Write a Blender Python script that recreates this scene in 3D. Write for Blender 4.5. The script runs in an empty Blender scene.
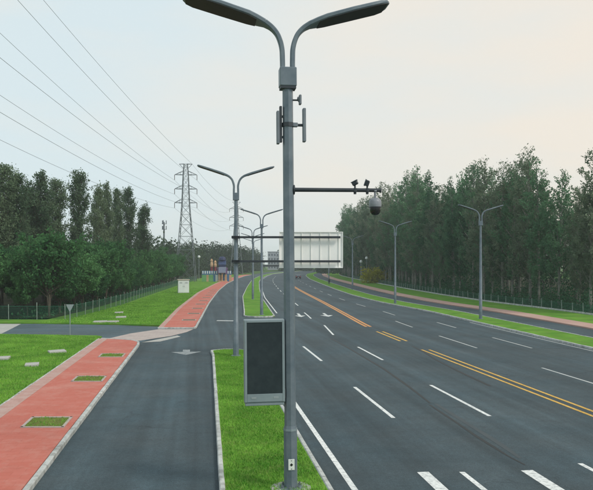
import bpy, bmesh, math, random
import numpy as np
from mathutils import Vector, Matrix
R = math.radians
random.seed(11)
S = bpy.context.scene
COL = S.collection

# ------------------------------------------------------------------ camera
F, CH, HY, CX = 700.0, 5.6, 263.0, 296.5      # photo-pixel focal length, camera height, horizon row, centre column
cam = bpy.data.objects.new('camera', bpy.data.cameras.new('camera'))
COL.objects.link(cam)
cam.location = (0, 0, CH)
cam.rotation_euler = (R(90), 0, 0)
cam.data.sensor_width = 36
cam.data.lens = F / 593 * 36
cam.data.shift_y = (HY - 245) / 593
cam.data.clip_start = 0.1
cam.data.clip_end = 6000
S.camera = cam

# ------------------------------------------------------------------ sky, sun, exposure
SUN_AZ, SUN_EL = R(122), R(42)                # azimuth clockwise from the view direction
sdir = Vector((math.sin(SUN_AZ) * math.cos(SUN_EL), math.cos(SUN_AZ) * math.cos(SUN_EL), math.sin(SUN_EL)))
w = bpy.data.worlds.new('World'); S.world = w; w.use_nodes = True
nt = w.node_tree; N = nt.nodes; L = nt.links
bg = N['Background']
sky = N.new('ShaderNodeTexSky'); sky.sky_type = 'NISHITA'; sky.sun_disc = False
sky.sun_elevation = SUN_EL; sky.sun_rotation = SUN_AZ
sky.air_density = 1.2; sky.dust_density = 3.0
tc = N.new('ShaderNodeTexCoord')
dot = N.new('ShaderNodeVectorMath'); dot.operation = 'DOT_PRODUCT'; dot.inputs[1].default_value = (math.sin(R(48)) * 0.98, math.cos(R(48)) * 0.98, 0.2)   # brighter, creamier cloud low on the right
L.new(tc.outputs['Generated'], dot.inputs[0])
mr = N.new('ShaderNodeMapRange'); mr.interpolation_type = 'SMOOTHSTEP'
mr.inputs['From Min'].default_value = 0.38; mr.inputs['From Max'].default_value = 1.0
L.new(dot.outputs['Value'], mr.inputs['Value'])
mp = N.new('ShaderNodeMapping'); mp.inputs['Scale'].default_value = (1.0, 1.0, 3.5)
L.new(tc.outputs['Generated'], mp.inputs['Vector'])
nz = N.new('ShaderNodeTexNoise'); nz.inputs['Scale'].default_value = 3.4; nz.inputs['Detail'].default_value = 4
nz.inputs['Roughness'].default_value = 0.5
L.new(mp.outputs[0], nz.inputs['Vector'])
na = N.new('ShaderNodeMath'); na.operation = 'MULTIPLY_ADD'; na.inputs[1].default_value = 1.3; na.inputs[2].default_value = -0.66
L.new(nz.outputs['Fac'], na.inputs[0])
ad = N.new('ShaderNodeMath'); ad.operation = 'ADD'; ad.use_clamp = True
L.new(na.outputs[0], ad.inputs[0]); L.new(mr.outputs[0], ad.inputs[1])
cl = N.new('ShaderNodeMix'); cl.data_type = 'RGBA'          # thin overcast: cool cloud, turning cream low on the right
cl.inputs['A'].default_value = (5.5, 6.35, 6.6, 1); cl.inputs['B'].default_value = (7.0, 6.45, 5.65, 1)
L.new(ad.outputs[0], cl.inputs['Factor'])
mx = N.new('ShaderNodeMix'); mx.data_type = 'RGBA'; mx.inputs['Factor'].default_value = 0.93
L.new(sky.outputs[0], mx.inputs['A']); L.new(cl.outputs['Result'], mx.inputs['B'])
L.new(mx.outputs['Result'], bg.inputs['Color'])
bg.inputs['Strength'].default_value = 0.1

sun = bpy.data.objects.new('sun', bpy.data.lights.new('sun', 'SUN')); COL.objects.link(sun)
sun.data.energy = 1.5; sun.data.angle = R(14); sun.data.color = (1, 0.94, 0.85)
sun.rotation_euler = sdir.to_track_quat('Z', 'Y').to_euler()
vs = S.view_settings
vs.view_transform = 'Standard'; vs.look = 'None'; vs.exposure = 0.42; vs.gamma = 1.0; vs.use_curve_mapping = False
S.cycles.max_bounces = 6; S.cycles.volume_bounces = 1; S.cycles.transparent_max_bounces = 8

# ------------------------------------------------------------------ helpers
def mat(name, col, rough=0.6, metal=0.0, col2=None, scale=4.0, detail=5, bump=0.0, bscale=None, spec=0.3, contrast=(0.35, 0.65), coord='Object'):
    m = bpy.data.materials.new(name); m.use_nodes = True
    t = m.node_tree; n = t.nodes; p = n['Principled BSDF']
    p.inputs['Base Color'].default_value = (*col, 1); p.inputs['Roughness'].default_value = rough
    p.inputs['Metallic'].default_value = metal; p.inputs['Specular IOR Level'].default_value = spec
    if col2 or bump:
        c = n.new('ShaderNodeTexCoord')
    if col2:
        a = n.new('ShaderNodeTexNoise'); a.inputs['Scale'].default_value = scale; a.inputs['Detail'].default_value = detail
        a.inputs['Roughness'].default_value = 0.65
        t.links.new(c.outputs[coord], a.inputs['Vector'])
        r = n.new('ShaderNodeValToRGB'); r.color_ramp.elements[0].position = contrast[0]; r.color_ramp.elements[1].position = contrast[1]
        r.color_ramp.elements[0].color = (*col, 1); r.color_ramp.elements[1].color = (*col2, 1)
        t.links.new(a.outputs['Fac'], r.inputs['Fac']); t.links.new(r.outputs['Color'], p.inputs['Base Color'])
    if bump:
        b = n.new('ShaderNodeTexNoise'); b.inputs['Scale'].default_value = bscale or scale * 8; b.inputs['Detail'].default_value = 4
        t.links.new(c.outputs[coord], b.inputs['Vector'])
        q = n.new('ShaderNodeBump'); q.inputs['Strength'].default_value = bump; q.inputs['Distance'].default_value = 0.02
        t.links.new(b.outputs['Fac'], q.inputs['Height']); t.links.new(q.outputs['Normal'], p.inputs['Normal'])
    return m

def two_scale(name, c1, c2, c3, s1, s2, rough=0.85, bump=0.4, bscale=60, f2=0.5, stretch=None, spec=0.3):
    """large patches c1/c2 with fine speckle towards c3"""
    m = bpy.data.materials.new(name); m.use_nodes = True
    t = m.node_tree; n = t.nodes; k = t.links; p = n['Principled BSDF']
    p.inputs['Roughness'].default_value = rough; p.inputs['Specular IOR Level'].default_value = spec
    c = n.new('ShaderNodeTexCoord')
    src = c.outputs['Object']
    if stretch:
        mm = n.new('ShaderNodeMapping'); mm.inputs['Rotation'].default_value = (0, 0, stretch[0]); mm.inputs['Scale'].default_value = (1, stretch[1], 1)
        k.new(src, mm.inputs['Vector']); big = mm.outputs[0]
    else:
        big = src
    a = n.new('ShaderNodeTexNoise'); a.inputs['Scale'].default_value = s1; a.inputs['Detail'].default_value = 6; a.inputs['Roughness'].default_value = 0.6
    k.new(big, a.inputs['Vector'])
    r = n.new('ShaderNodeValToRGB'); r.color_ramp.elements[0].position = 0.32; r.color_ramp.elements[1].position = 0.68
    r.color_ramp.elements[0].color = (*c1, 1); r.color_ramp.elements[1].color = (*c2, 1)
    k.new(a.outputs['Fac'], r.inputs['Fac'])
    b = n.new('ShaderNodeTexNoise'); b.inputs['Scale'].default_value = s2; b.inputs['Detail'].default_value = 3
    k.new(src, b.inputs['Vector'])
    mr_ = n.new('ShaderNodeMapRange'); mr_.inputs['From Min'].default_value = 0.45; mr_.inputs['From Max'].default_value = 0.75; mr_.inputs['To Max'].default_value = f2
    k.new(b.outputs['Fac'], mr_.inputs['Value'])
    x = n.new('ShaderNodeMix'); x.data_type = 'RGBA'; x.inputs['B'].default_value = (*c3, 1)
    k.new(mr_.outputs[0], x.inputs['Factor']); k.new(r.outputs['Color'], x.inputs['A']); k.new(x.outputs['Result'], p.inputs['Base Color'])
    if bump:
        bb = n.new('ShaderNodeTexNoise'); bb.inputs['Scale'].default_value = bscale; bb.inputs['Detail'].default_value = 3
        k.new(src, bb.inputs['Vector'])
        q = n.new('ShaderNodeBump'); q.inputs['Strength'].default_value = bump; q.inputs['Distance'].default_value = 0.01
        k.new(bb.outputs['Fac'], q.inputs['Height']); k.new(q.outputs['Normal'], p.inputs['Normal'])
    return m

def leaf_mat(name, c1, c2, trans=0.25, scale=0.5):
    m = bpy.data.materials.new(name); m.use_nodes = True
    t = m.node_tree; n = t.nodes; k = t.links
    for x in list(n): n.remove(x)
    out = n.new('ShaderNodeOutputMaterial')
    g = n.new('ShaderNodeNewGeometry'); oi = n.new('ShaderNodeObjectInfo')
    a = n.new('ShaderNodeTexNoise'); a.inputs['Scale'].default_value = scale; a.inputs['Detail'].default_value = 5; a.inputs['Roughness'].default_value = 0.75
    k.new(g.outputs['Position'], a.inputs['Vector'])
    s = n.new('ShaderNodeMath'); s.operation = 'MULTIPLY_ADD'; s.inputs[1].default_value = 0.35
    k.new(oi.outputs['Random'], s.inputs[0]); k.new(a.outputs['Fac'], s.inputs[2])
    r = n.new('ShaderNodeMapRange'); r.inputs['From Min'].default_value = 0.42; r.inputs['From Max'].default_value = 0.92
    k.new(s.outputs[0], r.inputs['Value'])
    x = n.new('ShaderNodeMix'); x.data_type = 'RGBA'; x.inputs['A'].default_value = (*c1, 1); x.inputs['B'].default_value = (*c2, 1)
    k.new(r.outputs[0], x.inputs['Factor'])
    d = n.new('ShaderNodeBsdfDiffuse'); tr = n.new('ShaderNodeBsdfTranslucent'); mixs = n.new('ShaderNodeMixShader')
    mixs.inputs['Fac'].default_value = trans
    k.new(x.outputs['Result'], d.inputs['Color']); k.new(x.outputs['Result'], tr.inputs['Color'])
    k.new(d.outputs[0], mixs.inputs[1]); k.new(tr.outputs[0], mixs.inputs[2]); k.new(mixs.outputs[0], out.inputs['Surface'])
    return m

def asphalt_mat(name, k, rot=R(-8), cracks=0.55):
    """aggregate speckle, broad patches, long wheel-track streaks and a few hairline cracks"""
    m = bpy.data.materials.new(name); m.use_nodes = True
    t = m.node_tree; n = t.nodes; L_ = t.links.new; p = n['Principled BSDF']
    p.inputs['Roughness'].default_value = 0.8; p.inputs['Specular IOR Level'].default_value = 0.35
    c = n.new('ShaderNodeTexCoord'); mp_ = n.new('ShaderNodeMapping'); mp_.inputs['Rotation'].default_value = (0, 0, rot); L_(c.outputs['Object'], mp_.inputs['Vector'])
    def noise(scale, sc3=None, detail=5, rough=0.6):
        q = n.new('ShaderNodeTexNoise'); q.inputs['Scale'].default_value = scale; q.inputs['Detail'].default_value = detail; q.inputs['Roughness'].default_value = rough
        src = mp_.outputs[0]
        if sc3:
            z = n.new('ShaderNodeMapping'); z.inputs['Scale'].default_value = sc3; L_(src, z.inputs['Vector']); src = z.outputs[0]
        L_(src, q.inputs['Vector']); return q.outputs['Fac']
    def rng(v, a, b, c0, d):
        q = n.new('ShaderNodeMapRange'); q.inputs['From Min'].default_value = a; q.inputs['From Max'].default_value = b; q.inputs['To Min'].default_value = c0; q.inputs['To Max'].default_value = d
        L_(v, q.inputs['Value']); return q.outputs[0]
    def mul(a, b):
        q = n.new('ShaderNodeMath'); q.operation = 'MULTIPLY'; L_(a, q.inputs[0]); L_(b, q.inputs[1]); return q.outputs[0]
    v = rng(noise(0.13, detail=6), 0.3, 0.7, 0.80, 1.20)
    v = mul(v, rng(noise(1.0, (0.75, 0.012, 1), 3), 0.32, 0.68, 0.76, 1.30))
    v = mul(v, rng(noise(1.0, (3.2, 0.05, 1), 4), 0.3, 0.7, 0.90, 1.12))
    v = mul(v, rng(noise(1.7, detail=6, rough=0.7), 0.3, 0.7, 0.86, 1.15))
    v = mul(v, rng(noise(30, detail=3, rough=0.8), 0.3, 0.7, 0.55, 1.50))
    v = mul(v, rng(noise(9, detail=4, rough=0.75), 0.3, 0.7, 0.80, 1.22))
    v = mul(v, rng(noise(0.55, detail=7, rough=0.7), 0.60, 0.72, 1.0, 0.72))
    vo = n.new('ShaderNodeTexVoronoi'); vo.feature = 'DISTANCE_TO_EDGE'; vo.inputs['Scale'].default_value = 0.16
    wv = n.new('ShaderNodeMix'); wv.data_type = 'VECTOR'; wv.inputs['Factor'].default_value = 0.06
    nn = n.new('ShaderNodeTexNoise'); nn.inputs['Scale'].default_value = 0.9; nn.inputs['Detail'].default_value = 5; L_(mp_.outputs[0], nn.inputs['Vector'])
    va = n.new('ShaderNodeVectorMath'); va.operation = 'MULTIPLY_ADD'; va.inputs[1].default_value = (1.6, 1.6, 0); L_(nn.outputs['Color'], va.inputs[0]); L_(mp_.outputs[0], va.inputs[2]); L_(va.outputs[0], vo.inputs['Vector'])
    ck = rng(vo.outputs['Distance'], 0.0, 0.006, 1.0, 0.0); ck = mul(ck, rng(noise(0.07), 0.52, 0.6, 0.0, cracks))
    inv = n.new('ShaderNodeMath'); inv.operation = 'SUBTRACT'; inv.inputs[0].default_value = 1.0; L_(ck, inv.inputs[1]); v = mul(v, inv.outputs[0])
    hu = n.new('ShaderNodeMix'); hu.data_type = 'RGBA'; hu.inputs['A'].default_value = (0.031 * k, 0.052 * k, 0.063 * k, 1); hu.inputs['B'].default_value = (0.041 * k, 0.058 * k, 0.066 * k, 1)
    L_(rng(noise(0.3), 0.35, 0.65, 0, 1), hu.inputs['Factor'])
    sc = n.new('ShaderNodeVectorMath'); sc.operation = 'SCALE'; L_(hu.outputs['Result'], sc.inputs[0]); L_(v, sc.inputs['Scale']); L_(sc.outputs[0], p.inputs['Base Color'])
    bp = n.new('ShaderNodeBump'); bp.inputs['Strength'].default_value = 0.5; bp.inputs['Distance'].default_value = 0.012; L_(noise(60, detail=2), bp.inputs['Height']); L_(bp.outputs[0], p.inputs['Normal'])
    return m
def paving_mat(name, c1, c2, dust, bw=0.6, bh=0.3, rot=R(-8)):
    """small concrete slabs: tone varies from slab to slab, thin joints, pale dust in drifts"""
    m = bpy.data.materials.new(name); m.use_nodes = True
    t = m.node_tree; n = t.nodes; L_ = t.links.new; p = n['Principled BSDF']; p.inputs['Roughness'].default_value = 0.9; p.inputs['Specular IOR Level'].default_value = 0.2
    c = n.new('ShaderNodeTexCoord'); mp_ = n.new('ShaderNodeMapping'); mp_.inputs['Rotation'].default_value = (0, 0, rot); L_(c.outputs['Object'], mp_.inputs['Vector'])
    b = n.new('ShaderNodeTexBrick'); b.inputs['Scale'].default_value = 1.0; b.inputs['Brick Width'].default_value = bw; b.inputs['Row Height'].default_value = bh
    b.inputs['Mortar Size'].default_value = 0.012; b.inputs['Mortar Smooth'].default_value = 0.6; b.inputs['Bias'].default_value = 0.0
    b.inputs['Color1'].default_value = (*c1, 1); b.inputs['Color2'].default_value = (*c2, 1); b.inputs['Mortar'].default_value = (*[x * 0.90 for x in c1], 1)
    L_(mp_.outputs[0], b.inputs['Vector'])
    prev = b.outputs['Color']
    for sc, col, lo, hi, amt in ((0.5, dust, 0.48, 0.75, 0.6), (2.8, dust, 0.5, 0.8, 0.5), (0.9, [x * 0.6 for x in c1], 0.55, 0.8, 0.55)):
        q = n.new('ShaderNodeTexNoise'); q.inputs['Scale'].default_value = sc; q.inputs['Detail'].default_value = 7; q.inputs['Roughness'].default_value = 0.7
        L_(c.outputs['Object'] if sc != 0.9 else mp_.outputs[0], q.inputs['Vector'])
        r = n.new('ShaderNodeMapRange'); r.inputs['From Min'].default_value = lo; r.inputs['From Max'].default_value = hi; r.inputs['To Max'].default_value = amt; L_(q.outputs['Fac'], r.inputs['Value'])
        x = n.new('ShaderNodeMix'); x.data_type = 'RGBA'; x.inputs['B'].default_value = (*col, 1); L_(r.outputs[0], x.inputs['Factor']); L_(prev, x.inputs['A']); prev = x.outputs['Result']
    L_(prev, p.inputs['Base Color'])
    return m
M = {}
M['asphalt'] = asphalt_mat('asphalt', 1.1)
M['asphalt_lane'] = asphalt_mat('asphalt_lane', 1.75, R(80))
M['concrete'] = two_scale('concrete', (0.36, 0.36, 0.34), (0.46, 0.45, 0.42), (0.28, 0.27, 0.25), 0.6, 14, rough=0.9, f2=0.6)
M['kerb'] = two_scale('kerb_concrete', (0.36, 0.38, 0.37), (0.54, 0.55, 0.53), (0.20, 0.20, 0.18), 0.9, 4, rough=0.85, f2=0.85)
M['red'] = paving_mat('red_paving', (0.46, 0.135, 0.10), (0.48, 0.15, 0.115), (0.52, 0.29, 0.24))
M['pinkpath'] = two_scale('pink_paving', (0.40, 0.24, 0.20), (0.48, 0.31, 0.26), (0.40, 0.34, 0.28), 0.25, 5, rough=0.9)
M['greypave'] = paving_mat('grey_paving', (0.38, 0.32, 0.30), (0.45, 0.38, 0.35), (0.50, 0.44, 0.40), 0.5, 0.25)
M['lawn'] = two_scale('lawn_grass', (0.065, 0.195, 0.022), (0.15, 0.31, 0.042), (0.15, 0.175, 0.055), 0.45, 2.0, rough=0.95, bump=0.8, bscale=22, f2=0.7, spec=0.05)
M['blade'] = two_scale('grass_blade', (0.075, 0.23, 0.022), (0.20, 0.43, 0.055), (0.29, 0.36, 0.10), 0.45, 8, rough=0.8, bump=0, f2=0.6, spec=0.1)
M['rough_ground'] = two_scale('rough_ground', (0.05, 0.11, 0.025), (0.085, 0.16, 0.04), (0.10, 0.09, 0.05), 0.1, 2, rough=0.95, spec=0.05)
M['pit_grass'] = two_scale('pit_grass', (0.10, 0.13, 0.03), (0.15, 0.19, 0.045), (0.16, 0.11, 0.06), 1.2, 6, rough=0.95, spec=0.05)
M['border'] = paving_mat('border_paving', (0.42, 0.24, 0.205), (0.46, 0.30, 0.265), (0.48, 0.42, 0.38), 0.5, 0.25)
M['soil'] = two_scale('pit_soil', (0.10, 0.075, 0.045), (0.15, 0.105, 0.06), (0.09, 0.13, 0.04), 0.8, 5, rough=0.95)
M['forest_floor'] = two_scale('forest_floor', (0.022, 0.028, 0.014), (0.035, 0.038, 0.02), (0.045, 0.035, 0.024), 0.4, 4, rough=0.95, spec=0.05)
M['white_paint'] = two_scale('road_paint_white', (0.64, 0.66, 0.65), (0.78, 0.79, 0.77), (0.22, 0.24, 0.25), 0.7, 9, rough=0.7, bump=0.2, f2=0.75)
M['worn_white'] = two_scale('road_paint_worn', (0.60, 0.62, 0.61), (0.70, 0.72, 0.70), (0.12, 0.14, 0.15), 0.9, 4, rough=0.7, bump=0.2, f2=0.8)
M['faint_paint'] = two_scale('road_paint_faint', (0.24, 0.27, 0.28), (0.38, 0.40, 0.40), (0.08, 0.095, 0.10), 1.5, 5, rough=0.75, bump=0.2, f2=0.8)
M['faded_paint'] = two_scale('road_paint_faded', (0.40, 0.43, 0.43), (0.52, 0.54, 0.53), (0.20, 0.22, 0.23), 0.9, 16, rough=0.75, bump=0.2, f2=0.55)
M['yellow_paint'] = two_scale('road_paint_yellow', (0.58, 0.33, 0.05), (0.70, 0.43, 0.09), (0.22, 0.17, 0.08), 0.8, 9, rough=0.7, bump=0.2, f2=0.75)
M['orange_paint'] = two_scale('road_paint_orange', (0.56, 0.24, 0.07), (0.64, 0.31, 0.10), (0.38, 0.24, 0.14), 0.8, 14, rough=0.7, bump=0.2, f2=0.5)
M['tar'] = mat('tar_seal', (0.022, 0.027, 0.030), 0.6)
M['worn'] = two_scale('worn_asphalt', (0.055, 0.07, 0.078), (0.068, 0.083, 0.09), (0.045, 0.057, 0.064), 0.8, 20, rough=0.8)
M['pole'] = mat('pole_grey_paint', (0.105, 0.14, 0.17), 0.42, 0.15, (0.165, 0.20, 0.225), 2.2, 4, spec=0.4)
M['pole_far'] = mat('pole_galvanised', (0.24, 0.28, 0.30), 0.5, 0.2, (0.30, 0.34, 0.36), 1.1, 4)
M['dark_steel'] = mat('dark_steel', (0.035, 0.042, 0.05), 0.5, 0.2, (0.05, 0.058, 0.066), 2.0)
M['lamp_under'] = mat('lamp_underside', (0.012, 0.011, 0.012), 0.5, 0, (0.02, 0.016, 0.017), 6)
M['cabinet'] = mat('display_cabinet', (0.20, 0.25, 0.27), 0.45, 0.1, (0.24, 0.29, 0.31), 2.5)
M['screen'] = mat('display_screen_off', (0.017, 0.027, 0.032), 0.5, 0, (0.026, 0.038, 0.043), 5, spec=0.25)
M['black'] = mat('black_plastic', (0.012, 0.012, 0.014), 0.25, 0, (0.02, 0.02, 0.022), 8, spec=0.5)
M['camgrey'] = mat('camera_housing', (0.20, 0.215, 0.24), 0.4, 0, (0.27, 0.285, 0.31), 5)
M['equip'] = mat('antenna_grey', (0.15, 0.175, 0.20), 0.55, 0, (0.19, 0.215, 0.24), 3)
M['signback'] = mat('sign_back_aluminium', (0.84, 0.83, 0.79), 0.45, 0.0, (0.90, 0.89, 0.86), 0.9, 3, spec=0.5)
M['plate'] = mat('plate_white', (0.62, 0.65, 0.62), 0.5, 0, (0.72, 0.74, 0.71), 6)
M['galv'] = mat('galvanised_lattice', (0.10, 0.125, 0.135), 0.6, 0.1, (0.15, 0.175, 0.185), 0.4)
M['wire'] = mat('conductor', (0.24, 0.27, 0.28), 0.6, 0.2, (0.30, 0.33, 0.34), 0.5)
M['insul'] = mat('insulator', (0.10, 0.07, 0.06), 0.4, 0, (0.14, 0.10, 0.08), 3)
M['fencegreen'] = mat('fence_green', (0.02, 0.10, 0.065), 0.55, 0, (0.03, 0.13, 0.085), 1)
M['fencepost'] = mat('fence_post', (0.15, 0.21, 0.18), 0.65, 0, (0.36, 0.41, 0.37), 1.5)
M['kiosk'] = mat('cabinet_white', (0.66, 0.70, 0.70), 0.5, 0, (0.76, 0.79, 0.78), 0.8)
M['kiosk_roof'] = mat('cabinet_roof', (0.42, 0.37, 0.31), 0.6, 0, (0.50, 0.45, 0.38), 1.5)
M['kiosk_line'] = mat('cabinet_seam', (0.25, 0.29, 0.30), 0.6, 0, (0.3, 0.34, 0.35), 2)
M['navy'] = mat('navy_panel', (0.022, 0.032, 0.085), 0.5, 0, (0.03, 0.042, 0.11), 1)
M['blue'] = mat('blue_panel', (0.05, 0.08, 0.20), 0.5, 0, (0.09, 0.13, 0.28), 1)
M['bluegrey'] = mat('bluegrey_panel', (0.22, 0.25, 0.36), 0.5, 0, (0.27, 0.30, 0.42), 1)
M['purple'] = mat('purple_panel', (0.17, 0.09, 0.20), 0.5, 0, (0.21, 0.11, 0.25), 1)
M['orange'] = mat('orange_panel', (0.44, 0.27, 0.15), 0.6, 0, (0.56, 0.38, 0.24), 1)
M['maroon'] = mat('maroon_panel', (0.19, 0.04, 0.055), 0.6, 0, (0.24, 0.05, 0.07), 1)
M['green_hoard'] = mat('green_hoarding', (0.12, 0.32, 0.12), 0.6, 0, (0.18, 0.40, 0.17), 0.5)
M['white'] = mat('white_panel', (0.68, 0.70, 0.70), 0.6, 0, (0.77, 0.78, 0.78), 1)
M['bluehoard'] = mat('blue_hoarding', (0.06, 0.17, 0.33), 0.6, 0, (0.08, 0.21, 0.39), 0.5)
M['bldg'] = mat('far_wall', (0.30, 0.32, 0.36), 0.8, 0, (0.36, 0.38, 0.42), 0.2)
M['glass'] = mat('far_glass', (0.12, 0.14, 0.17), 0.2, 0, (0.07, 0.08, 0.10), 0.3, spec=0.5)
M['bark'] = mat('bark_pale', (0.11, 0.12, 0.10), 0.9, 0, (0.24, 0.24, 0.205), 1.8, bump=0.5)
M['bark_dark'] = mat('bark_brown', (0.06, 0.05, 0.04), 0.9, 0, (0.10, 0.085, 0.065), 1.8, bump=0.5)
M['leaf_r'] = leaf_mat('leaf_right_wood', (0.045, 0.125, 0.065), (0.15, 0.29, 0.155), 0.42)
M['leaf_r2'] = leaf_mat('leaf_right_wood_grey', (0.09, 0.15, 0.092), (0.25, 0.30, 0.20), 0.42)
M['leaf_p'] = leaf_mat('leaf_poplar', (0.065, 0.12, 0.07), (0.19, 0.255, 0.15), 0.40)
M['leaf_b'] = leaf_mat('leaf_broad', (0.028, 0.095, 0.042), (0.12, 0.27, 0.10), 0.40, 0.9)
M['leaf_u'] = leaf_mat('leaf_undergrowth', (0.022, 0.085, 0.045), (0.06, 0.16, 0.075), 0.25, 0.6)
M['leaf_y'] = leaf_mat('leaf_yellow', (0.30, 0.30, 0.03), (0.55, 0.50, 0.07), 0.25, 0.8)
M['leaf_far'] = leaf_mat('leaf_far', (0.026, 0.052, 0.030), (0.07, 0.105, 0.06), 0.2, 0.15)
M['carpaint'] = mat('car_paint_dark', (0.03, 0.03, 0.035), 0.25, 0.3, (0.035, 0.035, 0.04), 3, spec=0.5)
M['tail'] = mat('tail_light_red', (0.45, 0.02, 0.02), 0.3, 0, (0.5, 0.03, 0.03), 5)
M['tyre'] = mat('tyre_rubber', (0.02, 0.02, 0.02), 0.85, 0, (0.03, 0.03, 0.03), 9)
M['cloth'] = mat('dark_clothing', (0.03, 0.035, 0.05), 0.9, 0, (0.045, 0.05, 0.07), 6)
M['skin'] = mat('skin', (0.42, 0.25, 0.18), 0.6, 0, (0.46, 0.28, 0.2), 6)
M['hair'] = mat('hair', (0.015, 0.012, 0.01), 0.6, 0, (0.02, 0.016, 0.014), 9)

def link(o, parent=None):
    COL.objects.link(o)
    if parent is not None: o.parent = parent
    return o
def mesh_obj(name, verts, faces, m, parent=None, smooth=False):
    me = bpy.data.meshes.new(name); me.from_pydata([tuple(v) for v in verts], [], faces); me.update()
    if m: me.materials.append(m)
    if smooth:
        for p in me.polygons: p.use_smooth = True
    return link(bpy.data.objects.new(name, me), parent)
def empty(name, loc=(0, 0, 0), rz=0.0):
    o = bpy.data.objects.new(name, None); o.empty_display_size = 0.3
    o.location = loc; o.rotation_euler = (0, 0, rz)
    return link(o)
def tag(o, label=None, cat=None, group=None, kind=None):
    if label: o['label'] = label
    if cat: o['category'] = cat
    if group: o['group'] = group
    if kind: o['kind'] = kind
    return o
def copy_tree(o, parent=None):
    c = o.copy(); COL.objects.link(c); c.parent = parent
    for ch in [x for x in ALLCH.get(o.name, [])]: copy_tree(ch, c)
    return c
ALLCH = {}
def index_children(o):
    ALLCH[o.name] = list(o.children)
    for c in o.children: index_children(c)

class MB:
    """collects shapes into one mesh"""
    def __init__(s): s.v = []; s.f = []
    def box(s, c, size, rot=None):
        b = len(s.v); hx, hy, hz = size[0] / 2, size[1] / 2, size[2] / 2
        for z in (-hz, hz):
            for x, y in ((-hx, -hy), (hx, -hy), (hx, hy), (-hx, hy)):
                p = Vector((x, y, z))
                if rot is not None: p = rot @ p
                s.v.append(p + Vector(c))
        s.f += [(b + 3, b + 2, b + 1, b), (b + 4, b + 5, b + 6, b + 7)] + [(b + i, b + (i + 1) % 4, b + 4 + (i + 1) % 4, b + 4 + i) for i in range(4)]
        return s
    def bar(s, a, b_, r, r2=None, n=6, cap=True):
        a = Vector(a); b_ = Vector(b_); d = (b_ - a)
        if d.length < 1e-6: return s
        d.normalize(); u = d.orthogonal().normalized(); v = d.cross(u); r2 = r if r2 is None else r2
        k = len(s.v)
        for p, rr in ((a, r), (b_, r2)):
            for i in range(n):
                t = 2 * math.pi * (i + 0.5) / n
                s.v.append(p + (u * math.cos(t) + v * math.sin(t)) * rr)
        for i in range(n): s.f.append((k + i, k + (i + 1) % n, k + n + (i + 1) % n, k + n + i))
        if cap: s.f += [tuple(k + i for i in reversed(range(n))), tuple(k + n + i for i in range(n))]
        return s
    def lathe(s, prof, n=20, c=(0, 0, 0)):
        k = len(s.v)
        for r, z in prof:
            for i in range(n):
                t = 2 * math.pi * i / n
                s.v.append(Vector((c[0] + r * math.cos(t), c[1] + r * math.sin(t), c[2] + z)))
        for j in range(len(prof) - 1):
            for i in range(n):
                s.f.append((k + j * n + i, k + j * n + (i + 1) % n, k + (j + 1) * n + (i + 1) % n, k + (j + 1) * n + i))
        s.f += [tuple(k + i for i in reversed(range(n))), tuple(k + (len(prof) - 1) * n + i for i in range(n))]
        return s
    def sweep(s, rings):
        k = len(s.v); n = len(rings[0])
        for r in rings: s.v += [Vector(p) for p in r]
        for j in range(len(rings) - 1):
            for i in range(n): s.f.append((k + j * n + i, k + j * n + (i + 1) % n, k + (j + 1) * n + (i + 1) % n, k + (j + 1) * n + i))
        s.f += [tuple(k + i for i in reversed(range(n))), tuple(k + (len(rings) - 1) * n + i for i in range(n))]
        return s
    def build(s, name, m, parent=None, smooth=False, bevel=0.0):
        o = mesh_obj(name, s.v, s.f, m, parent)
        bm = bmesh.new(); bm.from_mesh(o.data); bmesh.ops.recalc_face_normals(bm, faces=bm.faces)
        if bevel: bmesh.ops.bevel(bm, geom=[e for e in bm.edges], offset=bevel, segments=1, affect='EDGES', profile=0.5)
        bm.to_mesh(o.data); bm.free()
        if smooth:
            for p in o.data.polygons: p.use_smooth = True
            o.data.set_sharp_from_angle(angle=R(40))
        return o

def interp(pts):
    ys = np.array([p[0] for p in pts], float); xs = np.array([p[1] for p in pts], float)
    fine = np.arange(ys[0], ys[-1] + 0.5, 1.0); fx = np.interp(fine, ys, xs)
    k = np.hanning(15); k /= k.sum()
    pad = np.concatenate([fx[0] + (np.arange(-7, 0)) * (fx[1] - fx[0]), fx, fx[-1] + np.arange(1, 8) * (fx[-1] - fx[-2])])
    sm = np.convolve(pad, k, 'valid')
    return lambda y: float(np.interp(y, fine, sm))

def gp(px, py):
    Y = F * CH / (py - HY); return ((px - CX) * Y / F, Y)

ORD = ['first', 'second', 'third', 'fourth', 'fifth', 'sixth', 'seventh', 'eighth', 'ninth', 'tenth', 'eleventh', 'twelfth', 'thirteenth',
       'fourteenth', 'fifteenth', 'sixteenth', 'seventeenth', 'eighteenth', 'nineteenth']
def ordinal(i):
    if i < 19: return ORD[i]
    tens = ['twent', 'thirt', 'fort', 'fift', 'sixt', 'sevent'][(i + 1) // 10 - 2]; r = (i + 1) % 10
    return tens + 'ieth' if r == 0 else tens + 'y-' + ORD[r - 1]

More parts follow.
